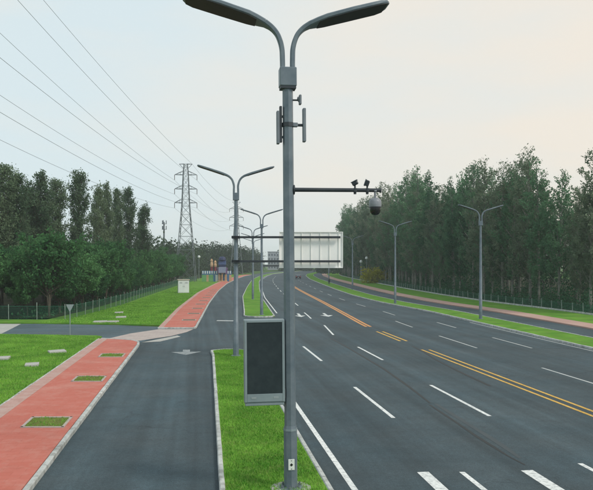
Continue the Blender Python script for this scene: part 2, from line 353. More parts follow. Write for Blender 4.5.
# ------------------------------------------------------------------ plan of the place: X of every line as a function of Y
SL = -0.1407
near = lambda s, y: SL * y + s * CH
TAILY = [(300, -4.6), (350, -3.4), (420, 2.5), (500, 13), (620, 34)]
yel = interp([(-20, near(2.62, -20)), (45, near(2.62, 45)), (61, 6.3), (80, 5.1), (100, 3.8), (125, 2.0), (150, 0.3), (200, -2.5), (240, -4.0)] + TAILY)
isl_r = lambda y: 3.21 + SL * y
isl_l = lambda y: -1.84 - 0.1276 * (y - 17.27)
isl2_r = interp([(60, -1.3), (74, -2.4), (113.6, -5.7), (151, -8.0), (206, -11.0), (240, -12.3), (300, -13), (350, -12), (420, -6), (500, 4.4), (620, 25.5)])
isl2_l = interp([(60, -4.6), (78, -5.8), (115, -8.85), (160, -11.3), (206, -13.5), (240, -14.9), (300, -15.6), (350, -14.6), (420, -8.6), (500, 1.8), (620, 23)])
pr1 = lambda y: -6.6 - 0.136 * (y - 17.27)
pl1 = lambda y: -11.3 - 0.124 * (y - 26.7)
pr2 = interp([(55, -8.2), (62.7, -8.9), (98, -12.2), (140, -15.6), (190, -18.8), (251, -21.0), (300, -22), (420, -18), (620, 10)])
pl2 = interp([(55, -11.3), (59.8, -11.8), (85, -14.5), (130, -18.4), (189, -21.9), (251, -24.2), (300, -25.2), (420, -21.2), (620, 7)])
kerb_r = interp([(-20, near(4.54, -20)), (45, near(4.54, 45)), (65, 16.8), (80.5, 15.1), (90, 13.3), (100, 11.6), (120, 9.6), (145, 8.2), (200, 6.0), (240, 4.6), (300, 4.0), (350, 5.2), (420, 11), (500, 21.5), (620, 42)])
ys_range = lambda a, b, st: list(np.arange(a, b, st)) + [b]

def strip(name, fl, fr, y0, y1, z, m, parent=None, step=2.0, thick=0.0):
    v = []; f = []
    yy = ys_range(y0, y1, step)
    for y in yy: v += [(fl(y), y, z), (fr(y), y, z)]
    n = len(yy)
    for i in range(n - 1): f.append((2 * i, 2 * i + 1, 2 * i + 3, 2 * i + 2))
    if thick:
        k = len(v)
        for y in yy: v += [(fl(y), y, z - thick), (fr(y), y, z - thick)]
        for i in range(n - 1):
            f.append((2 * i, 2 * i + 2, k + 2 * i + 2, k + 2 * i)); f.append((2 * i + 1, k + 2 * i + 1, k + 2 * i + 3, 2 * i + 3))
        f.append((0, k, k + 1, 1)); f.append((2 * n - 2, 2 * n - 1, k + 2 * n - 1, k + 2 * n - 2))
    return mesh_obj(name, v, f, m, parent)

def poly(name, pts, z, m, parent=None, thick=0.0):
    n = len(pts); v = [(x, y, z) for x, y in pts]; f = [tuple(range(n))]
    if thick:
        v += [(x, y, z - thick) for x, y in pts]
        for i in range(n): f.append((i, n + i, n + (i + 1) % n, (i + 1) % n))
    o = mesh_obj(name, v, f, m, parent)
    bm = bmesh.new(); bm.from_mesh(o.data); bmesh.ops.recalc_face_normals(bm, faces=bm.faces)
    bmesh.ops.triangulate(bm, faces=[q for q in bm.faces if len(q.verts) > 4])
    up = [q for q in bm.faces if abs(q.normal.z) > 0.9]
    if up and not thick and up[0].normal.z < 0: bmesh.ops.reverse_faces(bm, faces=bm.faces)
    bm.to_mesh(o.data); bm.free()
    return o

def kerb(name, pts, wid=0.14, h=0.15, length=1.0, z0=0.0, closed=False):
    """row of kerb stones along a polyline, with open joints"""
    P = [Vector((x, y, 0)) for x, y in pts]
    if closed: P.append(P[0])
    cum = [0]
    for i in range(len(P) - 1): cum.append(cum[-1] + (P[i + 1] - P[i]).length)
    def at(d):
        for i in range(len(P) - 1):
            if d <= cum[i + 1] or i == len(P) - 2:
                t = (d - cum[i]) / max(cum[i + 1] - cum[i], 1e-6); return P[i].lerp(P[i + 1], t)
    n = max(1, int(cum[-1] / length)); st = cum[-1] / n; mb = MB(); rr = random.Random(len(pts))
    for i in range(n):
        a = at(i * st + 0.006); b = at((i + 1) * st - 0.006); d = (b - a).normalized(); s = Vector((-d.y, d.x, 0))
        dz = rr.uniform(-0.006, 0.006); ds = s * rr.uniform(-0.006, 0.006)
        prof = [(-wid / 2, -0.05), (-wid / 2, h - 0.025), (-wid / 2 + 0.025, h), (wid / 2 - 0.025, h), (wid / 2, h - 0.025), (wid / 2, -0.05)]
        mb.sweep([[p + ds + s * u + Vector((0, 0, z0 + z + dz)) for u, z in prof] for p in (a, b)])
    o = mb.build(name, M['kerb']); tag(o, kind='structure'); return o

# ------------------------------------------------------------------ ground, roads, verges, paths
G = mesh_obj('ground', [(-1500, -60, -0.03), (1500, -60, -0.03), (1500, 2600, -0.03), (-1500, 2600, -0.03)], [(0, 1, 2, 3)], M['rough_ground']); tag(G, kind='structure')
yy = ys_range(-12, 620, 2.0)
left_edge = lambda y: (pr1(y) if y < 48 else (pr2(y) if y > 62 else np.interp(y, [48, 62], [pr1(48), pr2(62)]))) - 0.6
ROAD = strip('road', left_edge, lambda y: kerb_r(y) + 0.05, -12, 620, 0.0, M['asphalt']); tag(ROAD, kind='structure')

# near island
def rounded_end_island(fl, fr, y0, y1, z):
    """outline: left edge forward, rounded nose at y1, right edge back"""
    pts = [(fl(y), y) for y in np.arange(y0, y1 - 0.9, 2.0)]
    xl, xr = fl(y1), fr(y1); c = (xl + xr) / 2; hw = (xr - xl) / 2
    nose = [(c - hw * math.cos(t), y1 - 0.9 + 0.9 * math.sin(t)) for t in np.linspace(0.15, math.pi - 0.15, 9)]
    pts2 = [(fr(y), y) for y in np.arange(y0, y1 - 0.9, 2.0)]
    return pts + nose + pts2[::-1]
inset = lambda f, d: (lambda y: f(y) + d)
isl_pts = rounded_end_island(isl_l, isl_r, -10, 44.6, 0.13)
ISL = poly('verge', rounded_end_island(inset(isl_l, 0.05), inset(isl_r, -0.05), -10, 44.55, 0.13), 0.12, M['lawn'], thick=0.15); tag(ISL, kind='structure')
kerb('kerb', isl_pts)
yb = 74
pts2 = [(isl2_l(y), y) for y in ys_range(73.5, 600, 4.0)]; pts3 = [(isl2_r(y), y) for y in ys_range(73.5, 600, 4.0)]
cxn = (isl2_l(72.2) + isl2_r(72.2)) / 2; hwn = (isl2_r(72.2) - isl2_l(72.2)) / 2
nose = [(cxn + hwn * math.cos(t), 73.2 - 1.5 * math.sin(t)) for t in np.linspace(0.15, math.pi - 0.15, 9)]
kerb('kerb', pts3[::-1] + nose + pts2)
inner = [(x - 0.05, y) for x, y in pts3[::-1]] + [(x * 1.0, y + 0.05) for x, y in nose] + [(x + 0.05, y) for x, y in pts2]
o = poly('verge', inner, 0.12, M['lawn'], thick=0.15); tag(o, kind='structure')

# left footpath, near stretch (red paving with a grey border and white kerb)
nosep = [(pr1(47.2) - 0.05, 47.2), (-11.06, 48.65), (-11.65, 49.62), (-12.62, 50.22), (-14.2, 50.9)]
PATH = poly('footpath', [(pl1(y) + 0.6, y) for y in ys_range(-8, 50, 4)] + [(-13.65, 50.7)] + [(x, y) for x, y in nosep[::-1][1:]] + [(pr1(y) - 0.1, y) for y in ys_range(-8, 47, 4)][::-1], 0.125, M['red'], thick=0.13)
tag(PATH, kind='structure')
o = strip('border', lambda y: pl1(y), lambda y: pl1(y) + 0.597, -8, 50.7, 0.130, M['border'], PATH, 4, 0.13)
o = kerb('kerb', [(pr1(y), y) for y in ys_range(-8, 47.2, 2)] + [(-11.0, 48.7), (-11.6, 49.7), (-12.6, 50.3), (-14.2, 51.0)], wid=0.16)
o = kerb('kerb', [(pl1(y) - 0.06, y) for y in ys_range(-8, 50.8, 2)], wid=0.08, h=0.145, length=0.8)
PATH2 = strip('footpath', lambda y: pl2(y) + 0.45, lambda y: pr2(y) - 0.1, 59.5, 330, 0.125, M['red'], None, 3, 0.13); tag(PATH2, kind='structure')
strip('border', pl2, lambda y: pl2(y) + 0.447, 59.5, 330, 0.130, M['border'], PATH2, 3, 0.13)
kerb('kerb', [(pl2(59.4), 59.4), (pr2(59.4), 59.4)] + [(pr2(y), y) for y in ys_range(60, 330, 3)], wid=0.16)

# tree pits cut in the paving, filled with grass
def pit(parent, x0, x1, y0, y1, sk, gm='lawn'):
    f = MB()
    q = [(x0, y0), (x1, y0), (x1 + sk, y1), (x0 + sk, y1)]
    for i in range(4):
        a = Vector((*q[i], 0.135)); b = Vector((*q[(i + 1) % 4], 0.135)); d = (b - a); ang = math.atan2(d.y, d.x)
        f.box((a + b) / 2, (d.length + 0.08, 0.09, 0.045), Matrix.Rotation(ang, 3, 'Z'))
    o = f.build('tree_pit', M['greypave'], parent)
    poly('soil' if gm == 'soil' else 'grass', q, 0.134, M[gm], o)
    return q
PITS = []
for y0 in (23.3, 32.3, 40.7):
    PITS.append(pit(PATH, pr1(y0) - 1.72, pr1(y0) - 0.36, y0, y0 + 1.5, -0.2, 'pit_grass'))
for y0 in np.arange(66.5, 150, 8.6):
    pit(PATH2, pr2(y0) - 1.6, pr2(y0) - 0.35, y0, y0 + 1.3, -0.15, 'soil')

# lawns
LAWN1 = poly('lawn', [(-70, -8)] + [(pl1(y) - 0.1, y) for y in ys_range(-8, 52.6, 4)] + [(-15.2, 53.3), (-18, 53.6), (-24, 54.6), (-70, 58)], 0.10, M['lawn'], thick=0.11); tag(LAWN1, kind='structure')
fl_pts = [(-22.3, 69), (-22.4, 78), (-23, 92), (-24.5, 109), (-26.8, 140), (-29.6, 178), (-32.5, 230), (-34, 330)]
fl = interp([(60, -22.3)] + [(y, x) for x, y in fl_pts])
LAWN2 = poly('lawn', [(pl2(y) - 0.02, y) for y in ys_range(62.2, 330, 4)] + [(fl(y) - 2, y) for y in ys_range(68, 330, 6)][::-1] + [(-70, 70), (-70, 66), (-24, 64.6), (-16, 63.2)], 0.10, M['lawn'], thick=0.11); tag(LAWN2, kind='structure')
LANE = poly('side_lane', [(pr1(48) - 0.4, 48.4), (-14.2, 51.3), (-15, 53.4), (-18, 53.7), (-24, 54.7), (-70, 58.1), (-70, 65.8), (-24, 64.4), (-16, 63.0), (pl2(61) - 0.3, 61.5), (pr2(59) - 0.9, 59.2)], 0.006, M['asphalt_lane']); tag(LANE, kind='structure')
o = poly('concrete_apron', [(-23.2, 54.8), (-70, 58.2), (-70, 65.6), (-25.3, 64.3)], 0.012, M['concrete']); tag(o, kind='structure')
o = poly('concrete_apron', [(-14.0, 51.4), (-12.4, 50.6), (-11.4, 50.2), (-9.6, 53.6), (-8.9, 56.5), (-8.7, 59.1), (-11.6, 59.1), (-13.2, 55.5)], 0.014, M['greypave']); tag(o, kind='structure')
o = poly('concrete_apron', [(-10.9, 49.3), (-9.7, 49.9), (-8.8, 53.2), (-9.2, 54.0)], 0.010, M['concrete']); tag(o, kind='structure')

# right verge, service road, pink path, grass slope, woodland floors
o = strip('verge', lambda y: kerb_r(y) + 0.1, lambda y: kerb_r(y) + 3.3, -12, 600, 0.12, M['lawn'], None, 3, 0.15); tag(o, kind='structure')
kerb('kerb', [(kerb_r(y) + 0.02, y) for y in ys_range(-12, 330, 3)], wid=0.2, h=0.16)
kerb('kerb', [(kerb_r(y) + 3.36, y) for y in ys_range(-12, 330, 3)], wid=0.12)
SERV = strip('service_road', lambda y: kerb_r(y) + 3.3, lambda y: kerb_r(y) + 7.4, -12, 600, 0.0, M['asphalt'], None, 3); tag(SERV, kind='structure')
RP = strip('footpath', lambda y: kerb_r(y) + 7.4, lambda y: kerb_r(y) + 9.8, -12, 600, 0.12, M['pinkpath'], None, 3, 0.13); tag(RP, kind='structure')
o = strip('verge', lambda y: kerb_r(y) + 9.8, lambda y: kerb_r(y) + 15.6, -12, 600, 0.115, M['lawn'], None, 3, 0.13); tag(o, kind='structure')
kerb('kerb', [(kerb_r(y) + 15.3, y) for y in ys_range(0, 330, 3)], wid=0.18, h=0.3)
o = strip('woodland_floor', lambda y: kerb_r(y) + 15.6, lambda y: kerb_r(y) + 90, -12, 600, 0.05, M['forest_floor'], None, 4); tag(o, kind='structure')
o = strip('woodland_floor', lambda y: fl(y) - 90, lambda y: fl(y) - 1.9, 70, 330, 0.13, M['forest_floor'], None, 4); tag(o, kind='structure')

# ------------------------------------------------------------------ road markings
Z1 = 0.006
def stripe(name, fx, y0, y1, wid, m, parent=ROAD, z=Z1):
    n = max(2, int((y1 - y0) / 3) + 1); yy = np.linspace(y0, y1, n); v = []; f = []
    for y in yy: v += [(fx(y) - wid / 2, y, z), (fx(y) + wid / 2, y, z)]
    for i in range(n - 1): f.append((2 * i, 2 * i + 1, 2 * i + 3, 2 * i + 2))
    return mesh_obj(name, v, f, m, parent)
Yp = lambda py: F * CH / (py - HY)
stripe('edge_line', lambda y: 3.87 + SL * y, -5, 46, 0.16, M['white_paint'])
stripe('edge_line', lambda y: isl2_r(y) + 0.55, 78, 330, 0.14, M['white_paint'])
lane1 = interp([(-20, near(1.262, -20)), (48, near(1.262, 48)), (62, -0.4), (75, 1.15), (100, -0.6), (150, -4), (240, -8.3), (300, -9), (420, -2)])
lane2 = lambda y: near(1.905, y)
for a, b in ((-4, 2), (10, 18.75), (25.3, 31.6), (40.0, 47.0)):
    stripe('lane_dash', lambda y: near(1.262, y), a, b, 0.15, M['white_paint'])
for a, b in ((11.0, 19.55), (25.6, 32.1), (40.4, 46.7)):
    stripe('lane_dash', lane2, a, b, 0.15, M['white_paint'])
stripe('lane_dash', interp([(50, 0.7), (60, 1.9), (66, 1.75), (75, 1.2), (90, 0)]), 70.5, 79, 0.15, M['white_paint'])
stripe('lane_dash', lambda y: np.interp(y, [54, 64], [2.9, 2.45]), 54.5, 63, 0.15, M['white_paint'])
for y0 in np.arange(92, 300, 15):
    stripe('lane_dash', lambda y: (isl2_r(y) + yel(y)) / 2, y0, y0 + 6, 0.15, M['white_paint'])
for s in (-0.24, 0.24):
    stripe('centre_line', lambda y: yel(y) + s, -5, 45.2, 0.15, M['yellow_paint'])
    stripe('centre_line', lambda y: yel(y) + s, 50.2, 57.2, 0.17, M['yellow_paint'])
    stripe('centre_line', lambda y: yel(y) + s * 0.8, 61.5, 330, 0.24, M['orange_paint'])
for s, segs, f2 in ((3.28, ((4, 10), (18, 24), (32.4, 37.4), (46.1, 53.8), (61, 67.5)), 0), (3.92, ((16, 22), (32, 38), (46, 52.6), (60.5, 66)), 0)):
    for a, b in segs: stripe('lane_dash', lambda y: near(s, y) if y < 48 else yel(y) + (kerb_r(y) - yel(y)) * (s - 2.62) / 1.92, a, b, 0.13, M['faded_paint'])
for y0 in np.arange(75, 240, 15):
    stripe('lane_dash', lambda y: (yel(y) + kerb_r(y)) / 2, y0, y0 + 6, 0.13, M['faded_paint'])
stripe('edge_line', lambda y: kerb_r(y) - 0.35, -5, 66, 0.12, M['faded_paint'])
# arrows: shaft + head, drawn pointing along +y locally
def arrow(fx, fy, ang, m=M['white_paint'], shaft=0.36, ln=6.0, hw=0.65, hl=2.0, parent=ROAD):
    pts = [(-shaft / 2, 0), (shaft / 2, 0), (shaft / 2, ln - hl), (hw, ln - hl), (0, ln), (-hw, ln - hl), (-shaft / 2, ln - hl)]
    c, s = math.cos(ang), math.sin(ang)
    return poly('arrow', [(fx + x * c - y * s, fy + x * s + y * c) for x, y in pts], Z1, m, parent)
hd = math.atan(-SL)
arrow(near(1.075, 18.75), 18.75, hd + math.pi, shaft=0.32)
arrow(near(1.585, 18.9), 18.9, hd + math.pi, shaft=0.34)
arrow(0.15, 77.5, 0.07 + math.pi, shaft=0.28, ln=5, hw=0.6, m=M['worn_white'])
arrow(3.0, 78.0, 0.07 + math.pi, shaft=0.28, ln=5, hw=0.7, m=M['worn_white'])
arrow(-7.1, 45.2, 0.14 + math.pi, shaft=0.45, ln=2.6, hw=0.95, hl=1.5, m=M['faint_paint'])
poly('stop_line', [(-7.75, 67.6), (-6.1, 67.3), (-6.1, 68.2), (-7.75, 68.5)], Z1, M['faded_paint'], ROAD)
# tar seams and worn streaks
def seam(pts, wid, m, name='tar_seam'):
    v = []; f = []; rr = random.Random(3)
    q = [gp(*p) for p in pts]
    for i, (x, y) in enumerate(q):
        w2 = wid * rr.uniform(0.5, 1.2); v += [(x - w2 / 2, y, 0.004), (x + w2 / 2, y, 0.004)]
    for i in range(len(q) - 1): f.append((2 * i, 2 * i + 2, 2 * i + 3, 2 * i + 1))
    o = mesh_obj(name, v, f, m, ROAD); return o
seam([(430, 405), (445, 415), (460, 425), (476, 436), (492, 446), (508, 456), (525, 465)], 0.13, M['tar'])
seam([(436, 404), (452, 414), (468, 424), (486, 435), (503, 446), (520, 458)], 0.22, M['worn'], 'worn_streak')
seam([(330, 338), (345, 346), (362, 356), (384, 369), (408, 386), (430, 403)], 0.16, M['tar'])
seam([(412, 346), (424, 352), (438, 361), (460, 372), (490, 386)], 0.18, M['tar'])

# ------------------------------------------------------------------ grass blades on the near verges and lawn
def inside(poly_, x, y):
    n = len(poly_); r = np.zeros(len(x), bool); j = n - 1
    for i in range(n):
        xi, yi = poly_[i]; xj, yj = poly_[j]
        c = ((yi > y) != (yj > y)) & (x < (xj - xi) * (y - yi) / (yj - yi + 1e-12) + xi)
        r ^= c; j = i
    return r
def blades(name, outline, z, n, h, wd, seed, label, fade=None):
    g = np.random.default_rng(seed); P = np.array(outline)
    lo, hi = P.min(0), P.max(0); lo[1] = max(lo[1], 13)
    x = g.uniform(lo[0], hi[0], n); y = g.uniform(lo[1], hi[1], n)
    k = inside(outline, x, y) & (np.abs(x / y) < 0.47)
    if fade: k &= g.random(n) < np.clip((fade[1] - y) / (fade[1] - fade[0]), 0, 1)
    x, y = x[k], y[k]; n = len(x)
    t = g.uniform(0, 6.283, n); hh = h * g.uniform(0.5, 1.25, n); l = g.uniform(0.1, 0.7, n) * hh; a2 = g.uniform(0, 6.283, n); ww = wd * g.uniform(0.6, 1.3, n)
    V = np.zeros((n, 3, 3))
    V[:, 0] = np.stack([x - np.cos(t) * ww, y - np.sin(t) * ww, np.full(n, z)], 1)
    V[:, 1] = np.stack([x + np.cos(t) * ww, y + np.sin(t) * ww, np.full(n, z)], 1)
    V[:, 2] = np.stack([x + np.cos(a2) * l, y + np.sin(a2) * l, z + hh], 1)
    o = raw_mesh(name, V.reshape(-1, 3), np.arange(3 * n).reshape(n, 3), M['blade'])
    tag(o, label, 'grass', kind='stuff'); return o
def raw_mesh(name, V, Fc, m, parent=None):
    me = bpy.data.meshes.new(name); nf, k = Fc.shape
    me.vertices.add(len(V)); me.vertices.foreach_set('co', V.astype(np.float32).ravel())
    me.loops.add(nf * k); me.loops.foreach_set('vertex_index', Fc.astype(np.int32).ravel())
    me.polygons.add(nf); me.polygons.foreach_set('loop_start', np.arange(0, nf * k, k, dtype=np.int32))
    me.update(calc_edges=True); me.materials.append(m)
    return link(bpy.data.objects.new(name, me), parent)
blades('grass', rounded_end_island(inset(isl_l, 0.1), inset(isl_r, -0.1), 12, 44.4, 0), 0.12, 150000, 0.07, 0.012, 1, 'short bright green grass on the verge around the near pole')
blades('grass', [(-30, 24)] + [(pl1(y) - 0.12, y) for y in (24, 52)] + [(-18, 53.4), (-30, 54.8)], 0.10, 150000, 0.08, 0.016, 2, 'green mown grass on the near left lawn')
for q in PITS: blades('grass', q, 0.134, 260, 0.07, 0.014, 5, 'grass growing in the square tree pits of the red footpath')
nl = [(pl2(y) - 0.1, y) for y in (62.5, 80, 100, 130, 160)] + [(-27.5, 160), (-23, 100), (-22.5, 69), (-24, 64.8), (-16, 63.4)]
blades('grass', nl, 0.10, 150000, 0.10, 0.03, 3, 'green grass between the far footpath and the fence', (70, 160))

# ------------------------------------------------------------------ trees
def tree_mesh(seed, H, rmax, base, elev, nlimb, nleaf, leaf, prof, sig, trunk_r, airy=0.0, multi=1):
    """returns (trunk verts/faces MB, leaf array). limbs leave the stem, twigs leave limbs, leaves cluster on twigs"""
    g = np.random.default_rng(seed); rr = random.Random(seed); mb = MB(); tips = []
    for st in range(multi):
        lean = Vector((rr.uniform(-1, 1), rr.uniform(-1, 1), 0)) * (0.03 * H if multi == 1 else 0.14 * H)
        Hs = H * (1 if st == 0 else rr.uniform(0.75, 0.95)); seg = 7
        stem = [Vector((lean.x * (i / seg) ** 1.3 + rr.uniform(-.05, .05) * (i > 0), lean.y * (i / seg) ** 1.3 + rr.uniform(-.05, .05) * (i > 0), Hs * i / seg - (0.3 if i == 0 else 0))) for i in range(seg + 1)]
        for i in range(seg): mb.bar(stem[i], stem[i + 1], trunk_r * (1 - i / seg) ** 0.8 + 0.02, trunk_r * (1 - (i + 1) / seg) ** 0.8 + 0.015, 7, cap=False)
        def stem_at(t):
            k = min(int(t * seg), seg - 1); return stem[k].lerp(stem[k + 1], t * seg - k)
        for i in range(nlimb):
            t = base + (1 - base) * ((i + rr.random()) / nlimb) * 0.98
            u = (t - base) / (1 - base); Lb = rmax * prof(u) * rr.uniform(0.55, 1.2) / math.cos(elev)
            az = i * 2.4 + rr.uniform(-0.5, 0.5); el = elev + rr.uniform(-0.2, 0.2)
            d = Vector((math.cos(az) * math.cos(el), math.sin(az) * math.cos(el), math.sin(el)))
            p0 = stem_at(t); p1 = p0 + d * Lb * 0.5; d2 = (d + Vector((0, 0, 0.35))).normalized(); p2 = p1 + d2 * Lb * 0.5
            r0 = 0.012 + 0.02 * Lb * 0.6
            mb.bar(p0, p1, r0, r0 * 0.65, 4, cap=False); mb.bar(p1, p2, r0 * 0.65, 0.008, 4, cap=False)
            wgt = Lb * max(0.12, 1 - airy * u ** 2 * 0.8)
            for q in range(5):
                s = rr.uniform(0.25, 1.0); a = p0.lerp(p1, s * 2) if s < 0.5 else p1.lerp(p2, s * 2 - 1)
                td = (d + Vector((rr.uniform(-1, 1), rr.uniform(-1, 1), rr.uniform(-0.4, 0.9))) * 0.8).normalized()
                b = a + td * Lb * rr.uniform(0.15, 0.4)
                mb.bar(a, b, 0.018, 0.008, 3, cap=False); tips.append((a, b, wgt))
    A = np.array([t[0][:] for t in tips]); B = np.array([t[1][:] for t in tips]); W = np.array([t[2] for t in tips]); W = W / W.sum()
    idx = g.choice(len(tips), nleaf, p=W); s = g.uniform(0.1, 1.15, nleaf)[:, None]
    c = A[idx] * (1 - s) + B[idx] * s + g.normal(0, sig, (nleaf, 3))
    c[:, 2] = np.clip(c[:, 2], 0.12 * H * 0.3, None)
    n = g.normal(0, 1, (nleaf, 3)); n /= np.linalg.norm(n, axis=1)[:, None]
    t = np.cross(n, g.normal(0, 1, (nleaf, 3))); t /= np.linalg.norm(t, axis=1)[:, None]; b = np.cross(n, t)
    sz = (leaf * g.uniform(0.55, 1.3, nleaf))[:, None]
    V = np.stack([c - t * sz, c - b * sz * 0.55 + n * sz * 0.12, c + t * sz, c + b * sz * 0.55 + n * sz * 0.12], 1).reshape(-1, 3)
    return mb, V
class TreeKind:
    def __init__(s, name, args_list, leafm, barkm):
        s.name = name; s.var = []
        for a in args_list:
            mb, V = tree_mesh(**a)
            tm = bpy.data.meshes.new('trunk'); tm.from_pydata([tuple(v) for v in mb.v], [], mb.f); tm.materials.append(barkm)
            n = len(V) // 4
            cm = bpy.data.meshes.new('crown'); cm.vertices.add(len(V)); cm.vertices.foreach_set('co', V.astype(np.float32).ravel())
            cm.loops.add(4 * n); cm.loops.foreach_set('vertex_index', np.arange(4 * n, dtype=np.int32)); cm.polygons.add(n)
            cm.polygons.foreach_set('loop_start', np.arange(0, 4 * n, 4, dtype=np.int32)); cm.update(calc_edges=True)
            cm.materials.append(leafm if not isinstance(leafm, list) else leafm[len(s.var) % len(leafm)])
            s.var.append((tm, cm))
    def place(s, x, y, sc, label, group, k=None, z=0.0, sxy=1.0):
        k = random.randrange(len(s.var)) if k is None else k % len(s.var)
        e = empty(s.name, (x, y, z), random.uniform(0, 6.28)); e.scale = (sc * sxy, sc * sxy, sc)
        link(bpy.data.objects.new('trunk', s.var[k][0]), e); link(bpy.data.objects.new('crown', s.var[k][1]), e)
        tag(e, label, 'tree', group); return e
slim = lambda u: 1.05 * (1 - u) ** 0.8 * (0.7 + 0.6 * min(1, u * 3)) + 0.10
colm = lambda u: min(1.0, 0.65 + 1.2 * u) * (1 - u ** 3) ** 0.8 + 0.05
dome = lambda u: math.sqrt(max(0.02, 1 - (u * 0.98) ** 2))
WOOD = TreeKind('woodland_tree', [dict(seed=20 + i, H=20, rmax=2.3 + 0.25 * (i % 3), base=0.13, elev=R(46 + 5 * (i % 3)), nlimb=54 + 6 * (i % 2), nleaf=7800, leaf=0.155, prof=slim, sig=0.17, trunk_r=0.17, airy=1.15) for i in range(8)], [M['leaf_r'], M['leaf_r2'], M['leaf_r']], M['bark'])
POP = TreeKind('columnar_poplar', [dict(seed=50 + i, H=20, rmax=2.0, base=0.10, elev=R(62), nlimb=80, nleaf=13000, leaf=0.17, prof=colm, sig=0.27, trunk_r=0.2, airy=0.3) for i in range(4)], M['leaf_p'], M['bark_dark'])
BUSH = TreeKind('broadleaf_tree', [dict(seed=70 + i, H=7.5, rmax=2.5 + 0.3 * (i % 3), base=0.26, elev=R(24 + 8 * (i % 3)), nlimb=26 + 4 * (i % 2), nleaf=8500, leaf=0.16, prof=dome, sig=0.19, trunk_r=0.07, airy=0, multi=2 + i % 2) for i in range(6)], M['leaf_b'], M['bark_dark'])

# tall poplars on the left
tall = [(2, 86, 17.4, .95), (15, 88, 16.6, .9), (27, 97, 16.2, .8), (43, 97, 17.8, 1.05), (55, 103, 17.6, .95), (78, 107, 19.2, .85), (95, 114, 18.0, .75), (107, 119, 18.8, .7), (117, 126, 18.6, .7), (128, 132, 19.4, .8), (141, 140, 17.0, 1.0)]
for i, (px, Y, H, sx) in enumerate(tall):
    POP.place((px - CX) * Y / F, Y, H / 20, '%s tall columnar grey-green poplar from the left edge above the bushy trees' % ordinal(i), 'tall poplars behind the left fence', i, sxy=sx)
# extra poplar depth behind
for i in range(12):
    Y = 92 + i * 4.0; px = -12 + i * 9.6
    POP.place((px - CX) * Y / F - 6 - random.random() * 3, Y + 4, random.uniform(0.62, 0.76), 'tall poplar deep behind the first poplar row left of the lawn', 'poplars of the hidden back rows', i + 1, sxy=1.15)
# bushy trees in front of them, along the fence
spots = []
y = 71.5
while y < 200:
    spots.append((fl(y) - 2.6 - random.uniform(0, 0.9), y)); y += random.uniform(3.4, 4.6)
for x in np.arange(-27.5, -48, -4.2): spots.append((x, 70.5 + random.uniform(-0.5, 1.2)))
spots.sort(key=lambda p: p[0] / p[1])
for i, (x, y) in enumerate(spots):
    BUSH.place(x, y, random.choice((0.62, 0.75, 0.86, 0.95, 1.02)) * random.uniform(0.95, 1.05), '%s dark green bushy tree from the left, along the left fence' % ordinal(i), 'bushy trees along the left fence', i)
y = 75
while y < 215:
    for dx in (7.0, 11.5):
        BUSH.place(fl(y) - dx - random.uniform(-1, 1), y + random.uniform(-1, 1), random.uniform(0.82, 1.02), 'dark green bushy tree hidden behind the front fence row', 'bushy trees of the second row')
    y += 5.2
for x in np.arange(-30, -50, -5): BUSH.place(x, 76 + random.uniform(-1, 1), 0.95, 'dark green bushy tree hidden behind the front fence row', 'bushy trees of the second row')

# right wood: front row as individuals in view, then deeper rows
edge = lambda y: kerb_r(y) + np.interp(y, [60, 120, 180, 330], [17.6, 17.6, 16.8, 16.4])
def thick(y): return 1.0
front = []
y = 62.0
while y < 330:
    front.append((edge(y) + random.uniform(0, 1.6), y + random.uniform(-0.6, 0.6))); y += random.uniform(3.0, 4.6)
vis = [p for p in front if p[0] / p[1] < 0.45]
vis.sort(key=lambda p: -p[0] / p[1])
hfun = lambda Y: np.interp(Y, [60, 90, 120, 160, 200, 260, 330], [0.93, 0.97, 1.06, 1.2, 1.27, 1.3, 1.3])
for i, (x, y) in enumerate(vis):
    WOOD.place(x, y, hfun(y) * random.choice((0.6, 0.8, 0.93, 1.02, 1.1)) * random.uniform(0.94, 1.06), '%s slender tree from the right edge in the front row of the right wood' % ordinal(i), 'front row of the right wood')
for row, dx in enumerate((4.5, 10, 17)):
    y = 66.0 + row
    while y < 330:
        x = edge(y) + dx + random.uniform(-1.2, 1.2)
        if x / y < 0.47: WOOD.place(x, y, hfun(y) * (random.choice((0.66, 0.8, 0.95, 1.08)) if row < 2 else random.uniform(0.6, 0.85)), 'slender tree standing deep inside the right wood behind the front row', 'deeper rows of the right wood')
        y += random.uniform(4.4, 6.6)

# undergrowth and distant woods: one mass each
def leaf_mass(name, centres, sig, nper, leaf, m, label, cat, seed, parent=None):
    g = np.random.default_rng(seed); C = np.repeat(np.array(centres, float), nper, 0); n = len(C)
    c = C + g.normal(0, 1, (n, 3)) * np.array(sig); c[:, 2] = np.abs(c[:, 2])
    nn = g.normal(0, 1, (n, 3)); nn /= np.linalg.norm(nn, axis=1)[:, None]
    t = np.cross(nn, g.normal(0, 1, (n, 3))); t /= np.linalg.norm(t, axis=1)[:, None]; b = np.cross(nn, t)
    sz = (leaf * g.uniform(0.5, 1.4, n))[:, None]
    V = np.stack([c - t * sz, c - b * sz * .6, c + t * sz, c + b * sz * .6], 1).reshape(-1, 3)
    o = raw_mesh(name, V, np.arange(4 * n).reshape(n, 4), m, parent)
    if parent is None: tag(o, label, cat, kind='stuff')
    return o
cs = []
for y in np.arange(60, 320, 0.9):
    x = kerb_r(y) + 17.4 + random.uniform(0, 14); hh = random.choice((0.6, 1.2, 2.4, 3.6, 5.0))
    for z in np.arange(0.1, hh, 0.9): cs.append((x + random.uniform(-.4, .4), y + random.uniform(-.4, .4), z))
for y in np.arange(60, 320, 0.8): cs.append((kerb_r(y) + 17.0 + random.uniform(0, 2.5), y, 0.05))
